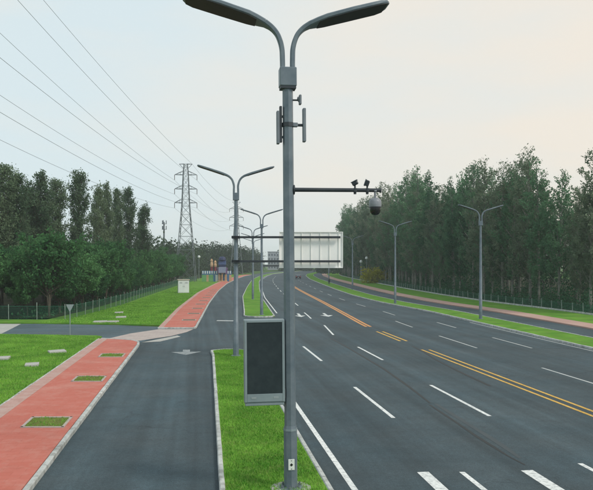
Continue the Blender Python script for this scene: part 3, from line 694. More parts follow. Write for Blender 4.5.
leaf_mass('undergrowth', cs, (0.75, 0.75, 0.7), 70, 0.14, M['leaf_u'], 'dark green undergrowth beneath the right wood behind the fence', 'undergrowth', 4)
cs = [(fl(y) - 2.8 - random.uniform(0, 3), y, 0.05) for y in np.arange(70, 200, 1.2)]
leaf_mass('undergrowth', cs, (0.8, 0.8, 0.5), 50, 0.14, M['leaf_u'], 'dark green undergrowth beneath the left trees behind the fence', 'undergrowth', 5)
def far_wood(x0, x1, y0, y1, n, hmin, hmax, seed, label):
    rr = random.Random(seed); cs = []
    for i in range(n):
        x = rr.uniform(x0, x1); y = rr.uniform(y0, y1); h = rr.uniform(hmin, hmax)
        for z in np.arange(0.6, h, 1.7): cs.append((x + rr.uniform(-.8, .8), y + rr.uniform(-.8, .8), z))
    leaf_mass('distant_wood', cs, (1.2, 1.2, 0.9), 26, 0.5, M['leaf_far'], label, 'trees', seed)
far_wood(-110, -38, 225, 330, 150, 9, 13.5, 31, 'distant dark wood behind the pylon on the left')
far_wood(-75, -27, 340, 420, 130, 11, 16, 32, 'distant grey-green wood at the end of the road')
far_wood(-48, -25, 470, 540, 80, 10, 16, 34, 'hazy far wood on the horizon beside the far building')
far_wood(-11, 12, 480, 540, 60, 10, 15, 35, 'hazy far wood on the horizon right of the far building')
far_wood(12, 90, 350, 470, 170, 14, 21, 33, 'distant tree mass closing the road at the right')

# yellow-green shrub by the right footpath
e = empty('shrub', (21.4, 190, 0.1)); tag(e, 'yellow-green rounded shrub at the foot of the right wood', 'shrub')
leaf_mass('foliage', [(dx, dy, z) for dx, dy in ((-2.6, 0), (-1.2, .5), (0.3, -.4), (1.6, .3), (3.0, 0)) for z in (0.8, 1.9, 2.9)], (0.75, 0.8, 0.7), 160, 0.24, M['leaf_y'], '', '', 8, e)
st = MB()
for dx in (-2.2, -.8, .5, 1.9): st.bar((dx, 0, -.1), (dx * 1.1, 0.1, 2.4), 0.06, 0.02, 5)
st.build('stem', M['bark_dark'], e)

# ------------------------------------------------------------------ street lamps
def lamp_arms(root, s, pm, dz=0.0, xs=1.0, wf=1.0):
    """s=-1 left, +1 right: swan-neck arm that widens into a blade-shaped head"""
    path = [(0.125, 9.9, .13, .12), (0.125, 10.50, .13, .12), (0.135, 10.70, .13, .12), (0.175, 10.88, .14, .12), (0.26, 11.07, .16, .12), (0.39, 11.21, .22, .12), (0.55, 11.31, .34, .12)]
    head = [(0.55, 11.31, .34, .12), (0.75, 11.38, .54, .12), (0.95, 11.445, .70, .115), (1.6, 11.63, .80, .105), (2.27, 11.81, .80, .095), (2.44, 11.855, .66, .08), (2.51, 11.875, .42, .06)]
    path = [(x if x < .13 else x * xs, z + dz, w_ * (1 if i < 4 else wf), t_) for i, (x, z, w_, t_) in enumerate(path)]
    head = [(x * xs, z + dz, w_ * wf, t_) for x, z, w_, t_ in head]
    def fine(P, k):
        A = np.array(P); d = np.concatenate([[0], np.cumsum(np.hypot(np.diff(A[:, 0]), np.diff(A[:, 1])))]); out = []
        tg = np.gradient(A, d, axis=0)
        for i in range(len(P) - 1):
            for j in range(k):
                u = j / k; h = d[i + 1] - d[i]
                out.append(tuple((2*u**3-3*u*u+1)*A[i] + (u**3-2*u*u+u)*h*tg[i] + (-2*u**3+3*u*u)*A[i+1] + (u**3-u*u)*h*tg[i+1]))
        return out + [P[-1]]
    path = fine(path, 4); head = head[:1] + head[1:]
    def rings(P):
        out = []
        for i, (x, z, wd, th) in enumerate(P):
            a = P[max(i - 1, 0)]; b = P[min(i + 1, len(P) - 1)]; d = Vector((s * (b[0] - a[0]), 0, b[1] - a[1])).normalized()
            if i == 0 and P is path: d = Vector((0, 0, 1))
            n = Vector((-d.z, 0, d.x)) * (1 if s > 0 else -1)
            c = Vector((s * x, 0, z)); hw, ht = wd / 2, th / 2; bv = min(hw, ht) * 0.45
            q = [(-hw + bv, -ht), (hw - bv, -ht), (hw, -ht + bv), (hw, ht - bv), (hw - bv, ht), (-hw + bv, ht), (-hw, ht - bv), (-hw, -ht + bv)]
            out.append([c + Vector((0, u, 0)) + n * v for u, v in q])
        return out
    arm = MB().sweep(rings(path)).build('arm', pm, root, True)
    hd_ = MB().sweep(rings(head)).build('lamp_head', pm, root, True)
    # recessed dark underside plate
    P = head[1:-1]; rr = []
    for i, (x, z, wd, th) in enumerate(P):
        a = P[max(i - 1, 0)]; b = P[min(i + 1, len(P) - 1)]; d = Vector((s * (b[0] - a[0]), 0, b[1] - a[1])).normalized()
        n = Vector((-d.z, 0, d.x)) * (1 if s > 0 else -1); c = Vector((s * x, 0, z)) - n * (th / 2 + 0.004)
        hw = wd / 2 - 0.02
        rr.append([c + Vector((0, -hw, 0)) - n * .008, c + Vector((0, hw, 0)) - n * .008, c + Vector((0, hw, 0)) + n * .006, c + Vector((0, -hw, 0)) + n * .006])
    MB().sweep(rr).build('light_panel', M['lamp_under'], hd_)
def street_lamp(loc, rz, pm, label, detailed=False):
    root = empty('street_lamp', loc, rz); tag(root, label, 'street lamp', 'street lamps')
    n = 8
    MB().lathe([(0.17, 0), (0.165, 2.0), (0.15, 2.02), (0.105, 9.4)], n).build('pole', pm, root, True)
    MB().box((0, 0, 9.40), (0.36, 0.28, 0.44)).build('collar', pm, root, bevel=0.015)
    MB().lathe([(0.30, -0.12), (0.30, 0.03), (0.27, 0.045)], 12).build('base_plate', pm, root)
    for s in (-1, 1): lamp_arms(root, s, pm, -0.68, 0.9, 0.65)
    return root
proto = street_lamp((-3.57, 41.3, 0.12), 0.14, M['pole'], 'grey double-arm street lamp carrying the back of the large road sign')
index_children(proto)
def lamp_copy(x, y, rz, label, z=0.1):
    c = copy_tree(proto); c.location = (x, y, z); c.rotation_euler.z = rz; c['label'] = label; return c
lamp_copy(-3.68, 74.0, 0.08, 'third grey double-arm street lamp along the left verge, just beyond the sign lamp')
lamp_copy(isl2_l(106) + 1.5, 106, 0.07, 'fourth double-arm street lamp along the left verge')
lamp_copy(isl2_l(134) + 1.5, 134, 0.06, 'fifth double-arm street lamp along the left verge, small and distant')
lamp_copy(isl2_l(162) + 1.4, 162, 0.05, 'sixth double-arm street lamp along the left verge, farthest one')
lamp_copy(18.1, 68.8, 0.1, 'double-arm street lamp on the right verge nearest the camera')
lamp_copy(13.4, 95, 0.1, 'double-arm street lamp on the right verge, second from the right edge')
lamp_copy(11.6, 145, 0.06, 'double-arm street lamp just right of the sign board on the right verge')
lamp_copy(9.0, 195, 0.05, 'far double-arm street lamp on the right verge partly behind the sign board')

# ------------------------------------------------------------------ the near multi-function pole
PX, PY = -0.14, 17.1
pole = empty('smart_pole', (PX, PY, 0.12), hd); tag(pole, 'grey double-arm smart lamp pole in the foreground with equipment boom', 'lamp pole')
pole.rotation_euler = (0, R(-0.45), hd)
sh = MB().lathe([(0.142, 1.50), (0.128, 9.9)], 8).build('shaft', M['pole'], pole)
lb = MB().lathe([(0.165, 0.0), (0.163, 1.44), (0.150, 1.52)], 8).build('base_section', M['pole'], pole)
MB().lathe([(0.172, 1.40), (0.172, 1.45)], 8).build('seam_ring', M['cabinet'], lb)
dr = MB().box((0.0, -0.158, 0.60), (0.15, 0.03, 0.26)).build('plate', M['plate'], lb, bevel=0.004)
dd = MB().box((0, -0.1765, 0.60), (0.055, 0.006, 0.055), Matrix.Rotation(R(45), 3, 'Y')).build('mark', M['black'], dr)
for dz in (0.1, -0.1): MB().box((0, -0.1765, 0.60 + dz), (0.018, 0.006, 0.018)).build('screw', M['dark_steel'], dr)
MB().box((0, 0, 10.0), (0.41, 0.34, 0.46)).build('collar', M['pole'], pole, bevel=0.018)
MB().box((0, 0, 9.745), (0.38, 0.31, 0.06)).build('collar_lip', M['dark_steel'], pole)
MB().lathe([(0.30, -0.12), (0.30, 0.02), (0.28, 0.03)], 12).build('base_plate', M['pole'], pole)
for i in range(6):
    t = i * math.pi / 3 + .3; MB().lathe([(0.03, 0.02), (0.03, 0.07), (0.015, 0.075), (0.015, 0.11)], 6, (0.235 * math.cos(t), 0.235 * math.sin(t), 0)).build('bolt', M['galv'], pole)
for s in (-1, 1): lamp_arms(pole, s, M['pole'])
BZ = 7.27
boom = MB().bar((0.10, 0, BZ), (2.30, 0.0, BZ), 0.052, 0.048, 12).build('boom', M['dark_steel'], pole, True)
MB().bar((0.11, 0, BZ), (0.15, 0, BZ), 0.12, n=12).build('flange', M['dark_steel'], boom)
MB().bar((2.29, 0, BZ), (2.32, 0, BZ), 0.056, n=12).build('end_cap', M['dark_steel'], boom)
fo = MB().lathe([(0.52, -0.3), (0.52, 0.0), (0.48, 0.02)], 20).build('concrete_footing', M['concrete']); fo.location = (PX, PY, 0.11); tag(fo, 'round pale concrete footing under the foreground pole', 'footing')
def on_pole(name, label, cat, loc):
    e = empty(name, (0, 0, 0)); e.matrix_world = Matrix.Translation((PX, PY, 0.12)) @ Matrix.Rotation(hd, 4, 'Z') @ Matrix.Rotation(R(-0.45), 4, 'Y') @ Matrix.Translation(loc)
    tag(e, label, cat); return e
# dome camera
e = on_pole('dome_camera', 'grey dome security camera hanging from the end of the boom', 'camera', (2.17, 0, BZ))
MB().lathe([(0.03, -0.20), (0.03, -0.03), (0.055, -0.03), (0.055, 0.0)], 12).build('neck', M['camgrey'], e, True)
MB().lathe([(0.05, -0.185), (0.10, -0.20), (0.145, -0.25), (0.155, -0.30), (0.155, -0.40), (0.148, -0.425)], 24).build('housing', M['camgrey'], e, True)
MB().lathe([(0.152, -0.405), (0.152, -0.43)], 24).build('trim_ring', M['dark_steel'], e)
MB().lathe([(0.135, -0.42), (0.135, -0.50), (0.12, -0.56), (0.085, -0.60), (0.04, -0.618)], 24).build('dome', M['black'], e, True)
# two small cameras on the boom
for nm, dx, tilt, lab in (('bullet_camera', 1.66, R(25), 'small tilted camera on top of the boom, nearer the pole'), ('flood_light', 1.97, R(70), 'small upright camera on top of the boom, beside the dome camera')):
    e = on_pole(nm, lab, 'camera' if nm[0] == 'b' else 'illuminator', (dx, 0, BZ))
    MB().lathe([(0.062, -0.045), (0.062, 0.045)], 12).build('clamp', M['dark_steel'], e)
    MB().lathe([(0.035, -0.10), (0.035, -0.05), (0.045, -0.05)], 8).build('clamp_bolt', M['dark_steel'], e)
    MB().lathe([(0.022, 0.04), (0.022, 0.13)], 8).build('stem', M['dark_steel'], e)
    rot = Matrix.Rotation(R(-25), 3, 'Z') @ Matrix.Rotation(-tilt, 3, 'Y')
    b = MB().box((0.0, 0, 0.17), (0.14, 0.11, 0.09), rot).build('body', M['dark_steel'], e, bevel=0.012)
    MB().box(Vector((0, 0, 0.17)) + rot @ Vector((0.005, 0, 0.052)), (0.17, 0.13, 0.012), rot).build('sun_shield', M['equip'], b)
    MB().box(Vector((0, 0, 0.17)) + rot @ Vector((0.072, 0, 0)), (0.01, 0.08, 0.06), rot).build('lens', M['black'], b)
# antennas
e = on_pole('panel_antenna', 'slim grey panel antenna standing off the right side of the pole', 'antenna', (0, 0, 8.85))
MB().box((0.40, 0, 0), (0.075, 0.16, 0.82)).build('panel', M['equip'], e, bevel=0.012)
MB().bar((0.13, 0, 0), (0.37, 0, 0), 0.035, n=8).build('bracket', M['dark_steel'], e)
MB().box((0.17, -0.02, 0.0), (0.13, 0.12, 0.10)).build('hinge', M['equip'], e, bevel=0.01)
MB().lathe([(0.152, -0.05), (0.152, 0.05)], 8).build('clamp', M['dark_steel'], e)
e = on_pole('panel_antenna', 'double grey panel antenna fixed to the left side of the pole', 'antenna', (0, 0, 8.80))
MB().box((-0.245, 0, -0.02), (0.07, 0.16, 0.80)).build('panel', M['equip'], e, bevel=0.012)
MB().box((-0.178, 0, 0.06), (0.06, 0.10, 0.88)).build('back_panel', M['dark_steel'], e, bevel=0.008)
for dz in (-.25, .25): MB().box((-0.148, 0, dz), (0.05, 0.07, 0.05)).build('bracket', M['dark_steel'], e)
e = on_pole('sensor', 'small grey sensor on a stub at the right just below the collar', 'sensor', (0, 0, 9.46))
MB().bar((0.12, 0, 0), (0.26, 0, 0.0), 0.022, n=8).build('stub', M['dark_steel'], e)
MB().bar((0.25, 0, 0), (0.275, 0, 0.01), 0.055, 0.085, n=10).build('cone', M['equip'], e, True)
MB().box((0.305, 0, 0.01), (0.06, 0.14, 0.24)).build('body', M['equip'], e, bevel=0.015)
# LED display cabinet
e = on_pole('led_display', 'dark blank LED display in a grey cabinet fixed to the left of the pole', 'display', (-0.63, -0.02, 2.12))
MB().box((0, 0, 1.0), (0.98, 0.26, 2.0)).build('cabinet', M['cabinet'], e, bevel=0.012)
MB().box((-0.0, -0.124, 1.075), (0.85, 0.02, 1.72)).build('screen', M['screen'], e)
fr = MB()
for x in (-0.455, 0.455): fr.box((x, -0.134, 1.0), (0.055, 0.03, 1.96))
fr.box((0, -0.134, 1.96), (0.853, 0.03, 0.05)); fr.build('bezel', M['cabinet'], e, bevel=0.004)
lp = MB().box((0, -0.133, 0.12), (0.853, 0.028, 0.19)).build('lower_panel', M['cabinet'], e, bevel=0.005)
for x in (-0.27, 0.27):
    MB().box((x, -0.149, 0.125), (0.12, 0.008, 0.045)).build('vent', M['kiosk_line'], lp)
MB().box((0, -0.02, -0.035), (0.94, 0.20, 0.07)).build('bottom_tray', M['cabinet'], e, bevel=0.008)
for z in (0.3, 1.7): MB().box((0.525, 0.02, z), (0.10, 0.12, 0.08)).build('bracket', M['dark_steel'], e)
MB().box((0.495, -0.08, 0.2), (0.03, 0.06, 0.22)).build('cable_box', M['dark_steel'], e)

# ------------------------------------------------------------------ road sign on the second lamp (seen from behind)
sg = empty('road_sign', (-3.57, 41.3, 0.12), 0.02); tag(sg, 'large pale road sign seen from behind, on two dark horizontal arms', 'road sign')
px2x = lambda px: (px - CX) * 41.1 / F + 3.57
zz = lambda py: CH + (HY - py) * 41.1 / F - 0.12
for py in (237.2, 261.3):
    a = MB().box(((px2x(231.5) + px2x(340.5)) / 2, -0.22, zz(py)), (px2x(340.5) - px2x(231.5), 0.12, 0.13)).build('arm', M['dark_steel'], sg, bevel=0.01)
    MB().box((0, -0.06, zz(py)), (0.46, 0.44, 0.16)).build('clamp', M['dark_steel'], a)
bx0, bx1, bz0, bz1 = px2x(279), px2x(343.3), zz(268), zz(231.5)
bd = MB().box(((bx0 + bx1) / 2, 0.02, (bz0 + bz1) / 2), (bx1 - bx0, 0.03, bz1 - bz0)).build('board', M['signback'], sg, bevel=0.006)
for i in range(7):
    x = bx0 + 0.25 + i * (bx1 - bx0 - 0.5) / 6
    MB().box((x, -0.02, (bz0 + bz1) / 2), (0.025, 0.05, bz1 - bz0 - 0.1)).build('rib', M['signback'], bd, bevel=0.004)
fr = MB()
for x in (bx0 + .02, bx1 - .02): fr.box((x, -0.02, (bz0 + bz1) / 2), (0.04, 0.06, bz1 - bz0))
for z in (bz0 + .02, bz1 - .02): fr.box(((bx0 + bx1) / 2, -0.02, z), (bx1 - bx0 - 0.082, 0.06, 0.04))
fr.build('frame', M['signback'], bd)

# ------------------------------------------------------------------ pylons and wires
def pylon(loc, label, sc=1.0):
    root = empty('pylon', loc, 0.05); root.scale = (sc, sc, sc); tag(root, label, 'pylon', 'electricity pylons')
    hwid = lambda z: np.interp(z, [0, 22, 32, 35], [3.0, 1.15, 0.75, 0.5])
    levels = [0, 5, 9.5, 13.5, 17, 20, 22.5, 24.5, 26.5, 28.5, 30.5, 32.2, 34.0, 35.0]
    for sx in (-1, 1):
        for sy in (-1, 1):
            m = MB()
            for a, b in zip(levels[:-1], levels[1:]): m.bar((sx * hwid(a), sy * hwid(a), a), (sx * hwid(b), sy * hwid(b), b), 0.10, n=4)
            m.build('leg', M['galv'], root)
    m = MB()
    for a, b in zip(levels[:-1], levels[1:]):
        ha, hb = hwid(a), hwid(b)
        C = [(-1, -1), (1, -1), (1, 1), (-1, 1)]
        for i in range(4):
            p, q = C[i], C[(i + 1) % 4]
            m.bar((p[0] * ha, p[1] * ha, a), (q[0] * hb, q[1] * hb, b), 0.05, n=3)
            m.bar((q[0] * ha, q[1] * ha, a), (p[0] * hb, p[1] * hb, b), 0.05, n=3)
            m.bar((p[0] * hb, p[1] * hb, b), (q[0] * hb, q[1] * hb, b), 0.05, n=3)
    m.build('bracing', M['galv'], root)
    for z in (23.5, 27.6, 31.8):
        hw = hwid(z)
        for s in (-1, 1):
            a = MB(); tip = (s * 3.3, 0, z)
            for sy in (-1, 1):
                a.bar((s * hw, sy * hw, z), tip, 0.07, n=4); a.bar((s * hw, sy * hw, z + 1.1), tip, 0.06, n=4)
            for t in (0.33, 0.66):
                x = s * (hw + (3.3 - hw) * t); a.bar((x, 0, z + 1.1 * (1 - t)), (x, 0, z), 0.045, n=3)
                a.bar((x, -hw * (1 - t), z), (x, hw * (1 - t), z), 0.04, n=3)
            ar = a.build('crossarm', M['galv'], root)
            ins = MB()
            ins.lathe([(0.03, -1.6)] + [(r, -1.5 + 0.15 * k + d) for k in range(9) for r, d in ((0.05, 0), (0.13, 0.05))] + [(0.03, 0)], 6, (s * 3.3, 0, z))
            ins.build('insulator', M['insul'], ar)
    t = MB()
    for s in (-1, 1):
        for sy in (-1, 1): t.bar((s * .5, sy * .5, 35.0), (s * 1.9, 0, 35.0), 0.07, n=4)
        t.bar((s * 0.6, 0, 33.6), (s * 1.9, 0, 35.0), 0.07, n=4)
    t.build('peak', M['galv'], root)
    return root
P1 = (-32.9, 208); P2 = (-28.3, 330)
p1 = pylon((*P1, 0), 'large lattice electricity pylon with three crossarms left of the road')
p2 = pylon((*P2, 0), 'smaller distant lattice pylon behind the second street lamp', 0.98)
def wire(off, z0, a, b, name_label):
    m = MB(); pts = []
    dx = (P2[0] - P1[0]) / (P2[1] - P1[1])
    for t in np.linspace(250, 0, 60): pts.append(Vector((P1[0] + off - 0.045 * t, P1[1] - t, z0 + a * t + b * t * t)))
    for t in np.linspace(0, P2[1] - P1[1], 14)[1:]:
        u = t / (P2[1] - P1[1]); pts.append(Vector((P1[0] + off + dx * t, P1[1] + t, z0 - 4 * 3.0 * u * (1 - u) - 0.02 * z0 * u)))
    n = 5; rings = []
    for i, p in enumerate(pts):
        d = (pts[min(i + 1, len(pts) - 1)] - pts[max(i - 1, 0)]).normalized(); u = d.cross(Vector((0, 0, 1))).normalized(); v = u.cross(d)
        rings.append([p + (u * math.cos(6.283 * k / n) + v * math.sin(6.283 * k / n)) * 0.028 for k in range(n)])
    o = m.sweep(rings).build('power_line', M['wire']); tag(o, name_label, 'power line', 'overhead power lines')
for side, s in (('right', 3.3), ('left', -3.3)):
    wire(s, 31.8 - 1.6, 0.022, 0.0004, 'thin overhead wire from the %s end of the pylon\'s top crossarm' % side)
    wire(s, 27.6 - 1.6, -0.018, 0.0004, 'thin overhead wire from the %s end of the pylon\'s middle crossarm' % side)
    wire(s, 23.5 - 1.6, -0.037, 0.0004, 'thin overhead wire from the %s end of the pylon\'s lowest crossarm' % side)
wire(1.9, 35.0, 0.04, 0.0003, 'faint topmost overhead wire from the tip of the pylon')
# slim telecom mast
mt = empty('telecom_mast', ((164 - CX) * 280 / F, 280, 0)); tag(mt, 'slim distant telecom mast standing above the trees left of the pylon', 'mast')
MB().lathe([(0.45, 0), (0.28, 22)], 8).build('shaft', M['galv'], mt)
for z in (19.0, 21.2):
    c = MB().lathe([(0.9, z), (0.9, z + .12)], 10).build('platform', M['galv'], mt)
    for k in range(3):
        t = k * 2.094 + .4; MB().box((0.9 * math.cos(t), 0.9 * math.sin(t), z + .7), (0.3, 0.3, 1.5)).build('antenna', M['equip'], c)

# ------------------------------------------------------------------ fences
def fence(name, pts, spacing, h, label, mesh_h, pw=0.045, mesh_m=M['fencegreen']):
    P = [Vector((x, y, 0)) for x, y in pts]; root = empty(name, (P[0].x, P[0].y, 0.05)); tag(root, label, 'fence')
    o0 = Vector((P[0].x, P[0].y, 0.05)); cum = [0]
    for i in range(len(P) - 1): cum.append(cum[-1] + (P[i + 1] - P[i]).length)
    n = int(cum[-1] / spacing)
    def at(d):
        for i in range(len(P) - 1):
            if d <= cum[i + 1] or i == len(P) - 2: return P[i].lerp(P[i + 1], (d - cum[i]) / (cum[i + 1] - cum[i]))
    pm = MB().bar((0, 0, -0.1), (0, 0, h), pw, n=6); po = pm.build('post', M['fencepost'], root); pmesh = po.data; bpy.data.objects.remove(po)
    mm = MB(); st = spacing
    for k in range(int(st / 0.12)):
        x = (k + .5) * 0.12; mm.box((x, 0, mesh_h / 2 + .03), (0.014, 0.006, mesh_h))
    for k in range(int(mesh_h / 0.15) + 1): mm.box((st / 2, 0, 0.05 + k * 0.15), (st, 0.006, 0.014))
    mm.box((st / 2, 0, mesh_h + 0.02), (st, 0.04, 0.04))
    mo = mm.build('mesh_panel', mesh_m, root); mmesh = mo.data; bpy.data.objects.remove(mo)
    rr = random.Random(4)
    for i in range(n + 1):
        a = at(i * st) - o0; a.z = 0
        o = link(bpy.data.objects.new('post', pmesh), root); o.location = a; o.rotation_euler = (R(rr.uniform(-3, 3)), R(rr.uniform(-3, 3)), 0); o.scale.z = rr.uniform(0.9, 1.12)
        if i < n:
            b = at((i + 1) * st) - o0; o = link(bpy.data.objects.new('mesh_panel', mmesh), root); o.location = a
            d = b - a; o.rotation_euler.z = math.atan2(d.y, d.x); o.scale.x = d.length / st if abs(d.length - st) > 0.01 else 1
    return root
fence('mesh_fence', [(-60, 72), (-27, 68.6), (-22.6, 68.2)] + [(fl(y), y) for y in ys_range(70, 230, 6)], 2.9, 1.55, 'green mesh fence with pale posts in front of the left trees', 1.3, 0.034)
fence('mesh_fence', [(kerb_r(y) + 15.7, y) for y in ys_range(58, 250, 4)], 2.3, 1.15, 'low green mesh fence with pale posts before the right wood', 0.95, 0.055)

# ------------------------------------------------------------------ lawn covers, yield sign, cabinet
def slab(px, py, sx, sy, rz, label):
    x, y = gp(px, py); o = MB().box((0, 0, 0), (sx, sy, 0.16)).build('concrete_cover', M['concrete'], None, bevel=0.015)
    o.location = (x, y, 0.14); o.rotation_euler = (R(2), R(-1.5), rz); tag(o, label, 'cover', 'concrete covers on the lawns')
slab(57, 354, 1.0, 0.7, 0.5, 'pale concrete cover on the near left lawn beside the footpath')
slab(1, 361, 0.9, 0.8, 0.2, 'pale concrete cover on the near lawn at the left edge of the picture')
slab(32, 367.5, 0.7, 0.7, 0.3, 'smallest pale concrete cover on the near left lawn')
slab(100, 323.4, 1.2, 0.9, 0.1, 'left slab of the two flat covers by the side lane on the far lawn')
slab(112, 323.4, 1.1, 0.8, -0.15, 'right slab of the two flat covers by the side lane on the far lawn')
slab(121, 318.8, 1.0, 1.0, 0.2, 'middle pale cover on the far lawn above the pair of slabs')
slab(119, 314, 0.9, 0.9, 0.2, 'farthest pale cover on the far lawn nearest the fence')
ys_ = empty('yield_sign', (*gp(70, 335.8), 0.1), 0.1); tag(ys_, 'pale triangular sign seen from behind on a thin post beside the side lane', 'sign')
MB().lathe([(0.035, -0.1), (0.035, 2.3)], 8).build('post', M['pole_far'], ys_)
mesh_obj('board', [(-.3, -.04, 2.32), (.3, -.04, 2.32), (0, -.04, 1.72), (-.3, -.06, 2.32), (.3, -.06, 2.32), (0, -.06, 1.72)], [(0, 1, 2), (5, 4, 3), (0, 3, 4, 1), (1, 4, 5, 2), (2, 5, 3, 0)], M['pole_far'], ys_)
mesh_obj('clamp', [(-.09, -.035, 2.0), (.09, -.035, 2.0), (.09, -.035, 2.08), (-.09, -.035, 2.08), (-.09, .05, 2.0), (.09, .05, 2.0), (.09, .05, 2.08), (-.09, .05, 2.08)], [(0, 1, 2, 3), (4, 7, 6, 5), (0, 4, 5, 1), (3, 2, 6, 7), (1, 5, 6, 2), (0, 3, 7, 4)], M['pole_far'], ys_)
cx_, cy_ = gp(183.3, 293.4)
kb = empty('equipment_cabinet', (cx_, cy_, 0.1), 0.25); tag(kb, 'white equipment cabinet with double doors standing on the far lawn', 'cabinet')
bd_ = MB().box((0, 0, 1.2), (2.0, 1.2, 2.3)).build('body', M['kiosk'], kb, bevel=0.02)
MB().box((0, 0, 0.0), (2.1, 1.3, 0.16)).build('plinth', M['concrete'], kb)
MB().box((0, 0, 2.42), (2.25, 1.45, 0.16)).build('roof', M['kiosk_roof'], kb, bevel=0.03)
for x in (-0.5, 0.5):
    d_ = MB().box((x, -0.61, 1.2), (0.94, 0.03, 2.1)).build('door', M['kiosk'], kb, bevel=0.006)
    MB().box((x * 0.22, -0.635, 1.2), (0.04, 0.03, 0.25)).build('handle', M['dark_steel'], d_)
    for k in range(5): MB().box((x, -0.629, 1.75 + k * 0.06), (0.5, 0.012, 0.025)).build('louvre', M['kiosk_line'], d_)

# ------------------------------------------------------------------ coloured gateway structures at the end of the left footpath
gx, gy = gp(222.3, 282.0)
t = empty('gateway_tower', (gx, gy, 0.1)); t.scale = (0.95, 0.95, 0.88); tag(t, 'tall dark blue and grey tower-like structure on pale orange legs across the footpath', 'structure')
for x in (-1.0, 0.0, 1.15): MB().box((x, 0, 1.5), (0.3, 0.5, 3.0)).build('leg', M['orange'], t, bevel=0.03)
MB().box((0.0, 0, 0.15), (3.0, 1.4, 0.3)).build('plinth', M['orange'], t, bevel=0.04)
MB().box((0, 0, 3.9), (2.3, 1.2, 2.0)).build('lower_block', M['bluegrey'], t, bevel=0.05)
for x in (-1.3, 1.3): MB().box((x, 0, 3.6), (0.4, 0.7, 2.2), Matrix.Rotation(0.18 * (1 if x > 0 else -1), 3, 'Y')).build('wing', M['purple'], t, bevel=0.03)
MB().box((0, 0, 5.3), (2.0, 1.1, 0.8)).build('band', M['navy'], t, bevel=0.03)
MB().box((0, 0, 6.35), (2.3, 1.2, 1.3)).build('upper_block', M['blue'], t, bevel=0.05)
MB().lathe([(1.05, 7.0), (1.2, 7.3), (1.0, 8.0), (0.5, 8.4)], 10).build('cap', M['navy'], t)
for k, (px, h) in enumerate(((211.6, 6.8), (215.2, 6.3))):
    x, y = gp(px, 281.5); c = empty('banner_column', (x, y, 0.1)); tag(c, 'orange-topped column with a dark red lower half, %s of the two beside the blue tower' % ('left' if k == 0 else 'right'), 'column', 'orange columns')
    MB().lathe([(0.4, 0), (0.34, 2.6), (0.42, 2.7)], 10).build('base', M['white'], c)
    MB().lathe([(0.34, 2.7), (0.32, 4.4)], 10).build('lower_half', M['maroon'], c)
    MB().lathe([(0.40, 4.4), (0.48, 5.0), (0.3, h - .9), (0.42, h - .6), (0.12, h)], 10).build('upper_half', M['orange'], c)
hx, hy = gp(199, 282.5); hx2, hy2 = gp(233, 281.5)
hb = empty('hoarding', (hx, hy + 6, 0.1)); tag(hb, 'low green and blue site hoarding with a row of white blocks along its top', 'hoarding')
nP = 13; dxp = (hx2 - hx) / nP
for i in range(nP):
    MB().box((dxp * (i + .5), 0, 1.0), (dxp * 0.96, 0.08, 2.0)).build('panel', M['green_hoard'] if i < 6 and i % 3 != 2 else M['white'] if i == 6 else M['bluehoard'] if i % 2 else M['orange'], hb)
    MB().box((dxp * (i + .5), 0, 2.6), (dxp * 0.98, 0.1, 1.15)).build('upper_panel', M['bluehoard'], hb)
    MB().box((dxp * (i + .5), -0.1, 2.75), (dxp * 0.45, 0.12, 0.8)).build('white_block', M['white'], hb)
for (px, py, hgt, lab) in ((199, 281, 7.0, 'slim pale post with a white head left of the hoarding'), (366.6, 282.5, 6.5, 'slim pale post beside the yellow shrub, before the right wood'), (361, 282, 5.5, 'thin pale post left of the one beside the yellow shrub')):
    x, y = gp(px, py); p = empty('lamp_post', (x, y, 0.1)); tag(p, lab, 'post')
    MB().lathe([(0.09, -0.1), (0.07, hgt)], 8).build('post', M['pole_far'], p); MB().lathe([(0.12, hgt), (0.42, hgt + .25), (0.38, hgt + .7), (0.1, hgt + .85)], 10).build('lantern', M['white'], p)

# ------------------------------------------------------------------ far gantry, building, car, person
gt = empty('height_gantry', (-16.2, 330, 0)); tag(gt, 'low dark gantry beam across the far carriageway', 'gantry')
MB().box((6.2, 0, 4.3), (13.4, 0.8, 0.9)).build('beam', M['dark_steel'], gt)
for x in (-0.2, 12.6): MB().box((x, 0, 2.2), (0.35, 0.35, 4.4)).build('post', M['dark_steel'], gt)
bl = empty('building', (-18.5, 560, 0)); tag(bl, 'hazy grey flat-roofed building far beyond the end of the road', 'building')
MB().box((0, 5, 7.2), (9, 10, 14.4)).build('wall', M['bldg'], bl)
MB().box((0, 5, 14.6), (9.6, 10.6, 0.5)).build('roof', M['bldg'], bl)
for i in range(4):
    for k in range(4):
        wd_ = MB().box((-3.3 + i * 2.2, -0.03, 2.2 + k * 3.3), (1.3, 0.1, 1.6)).build('window', M['glass'], bl)

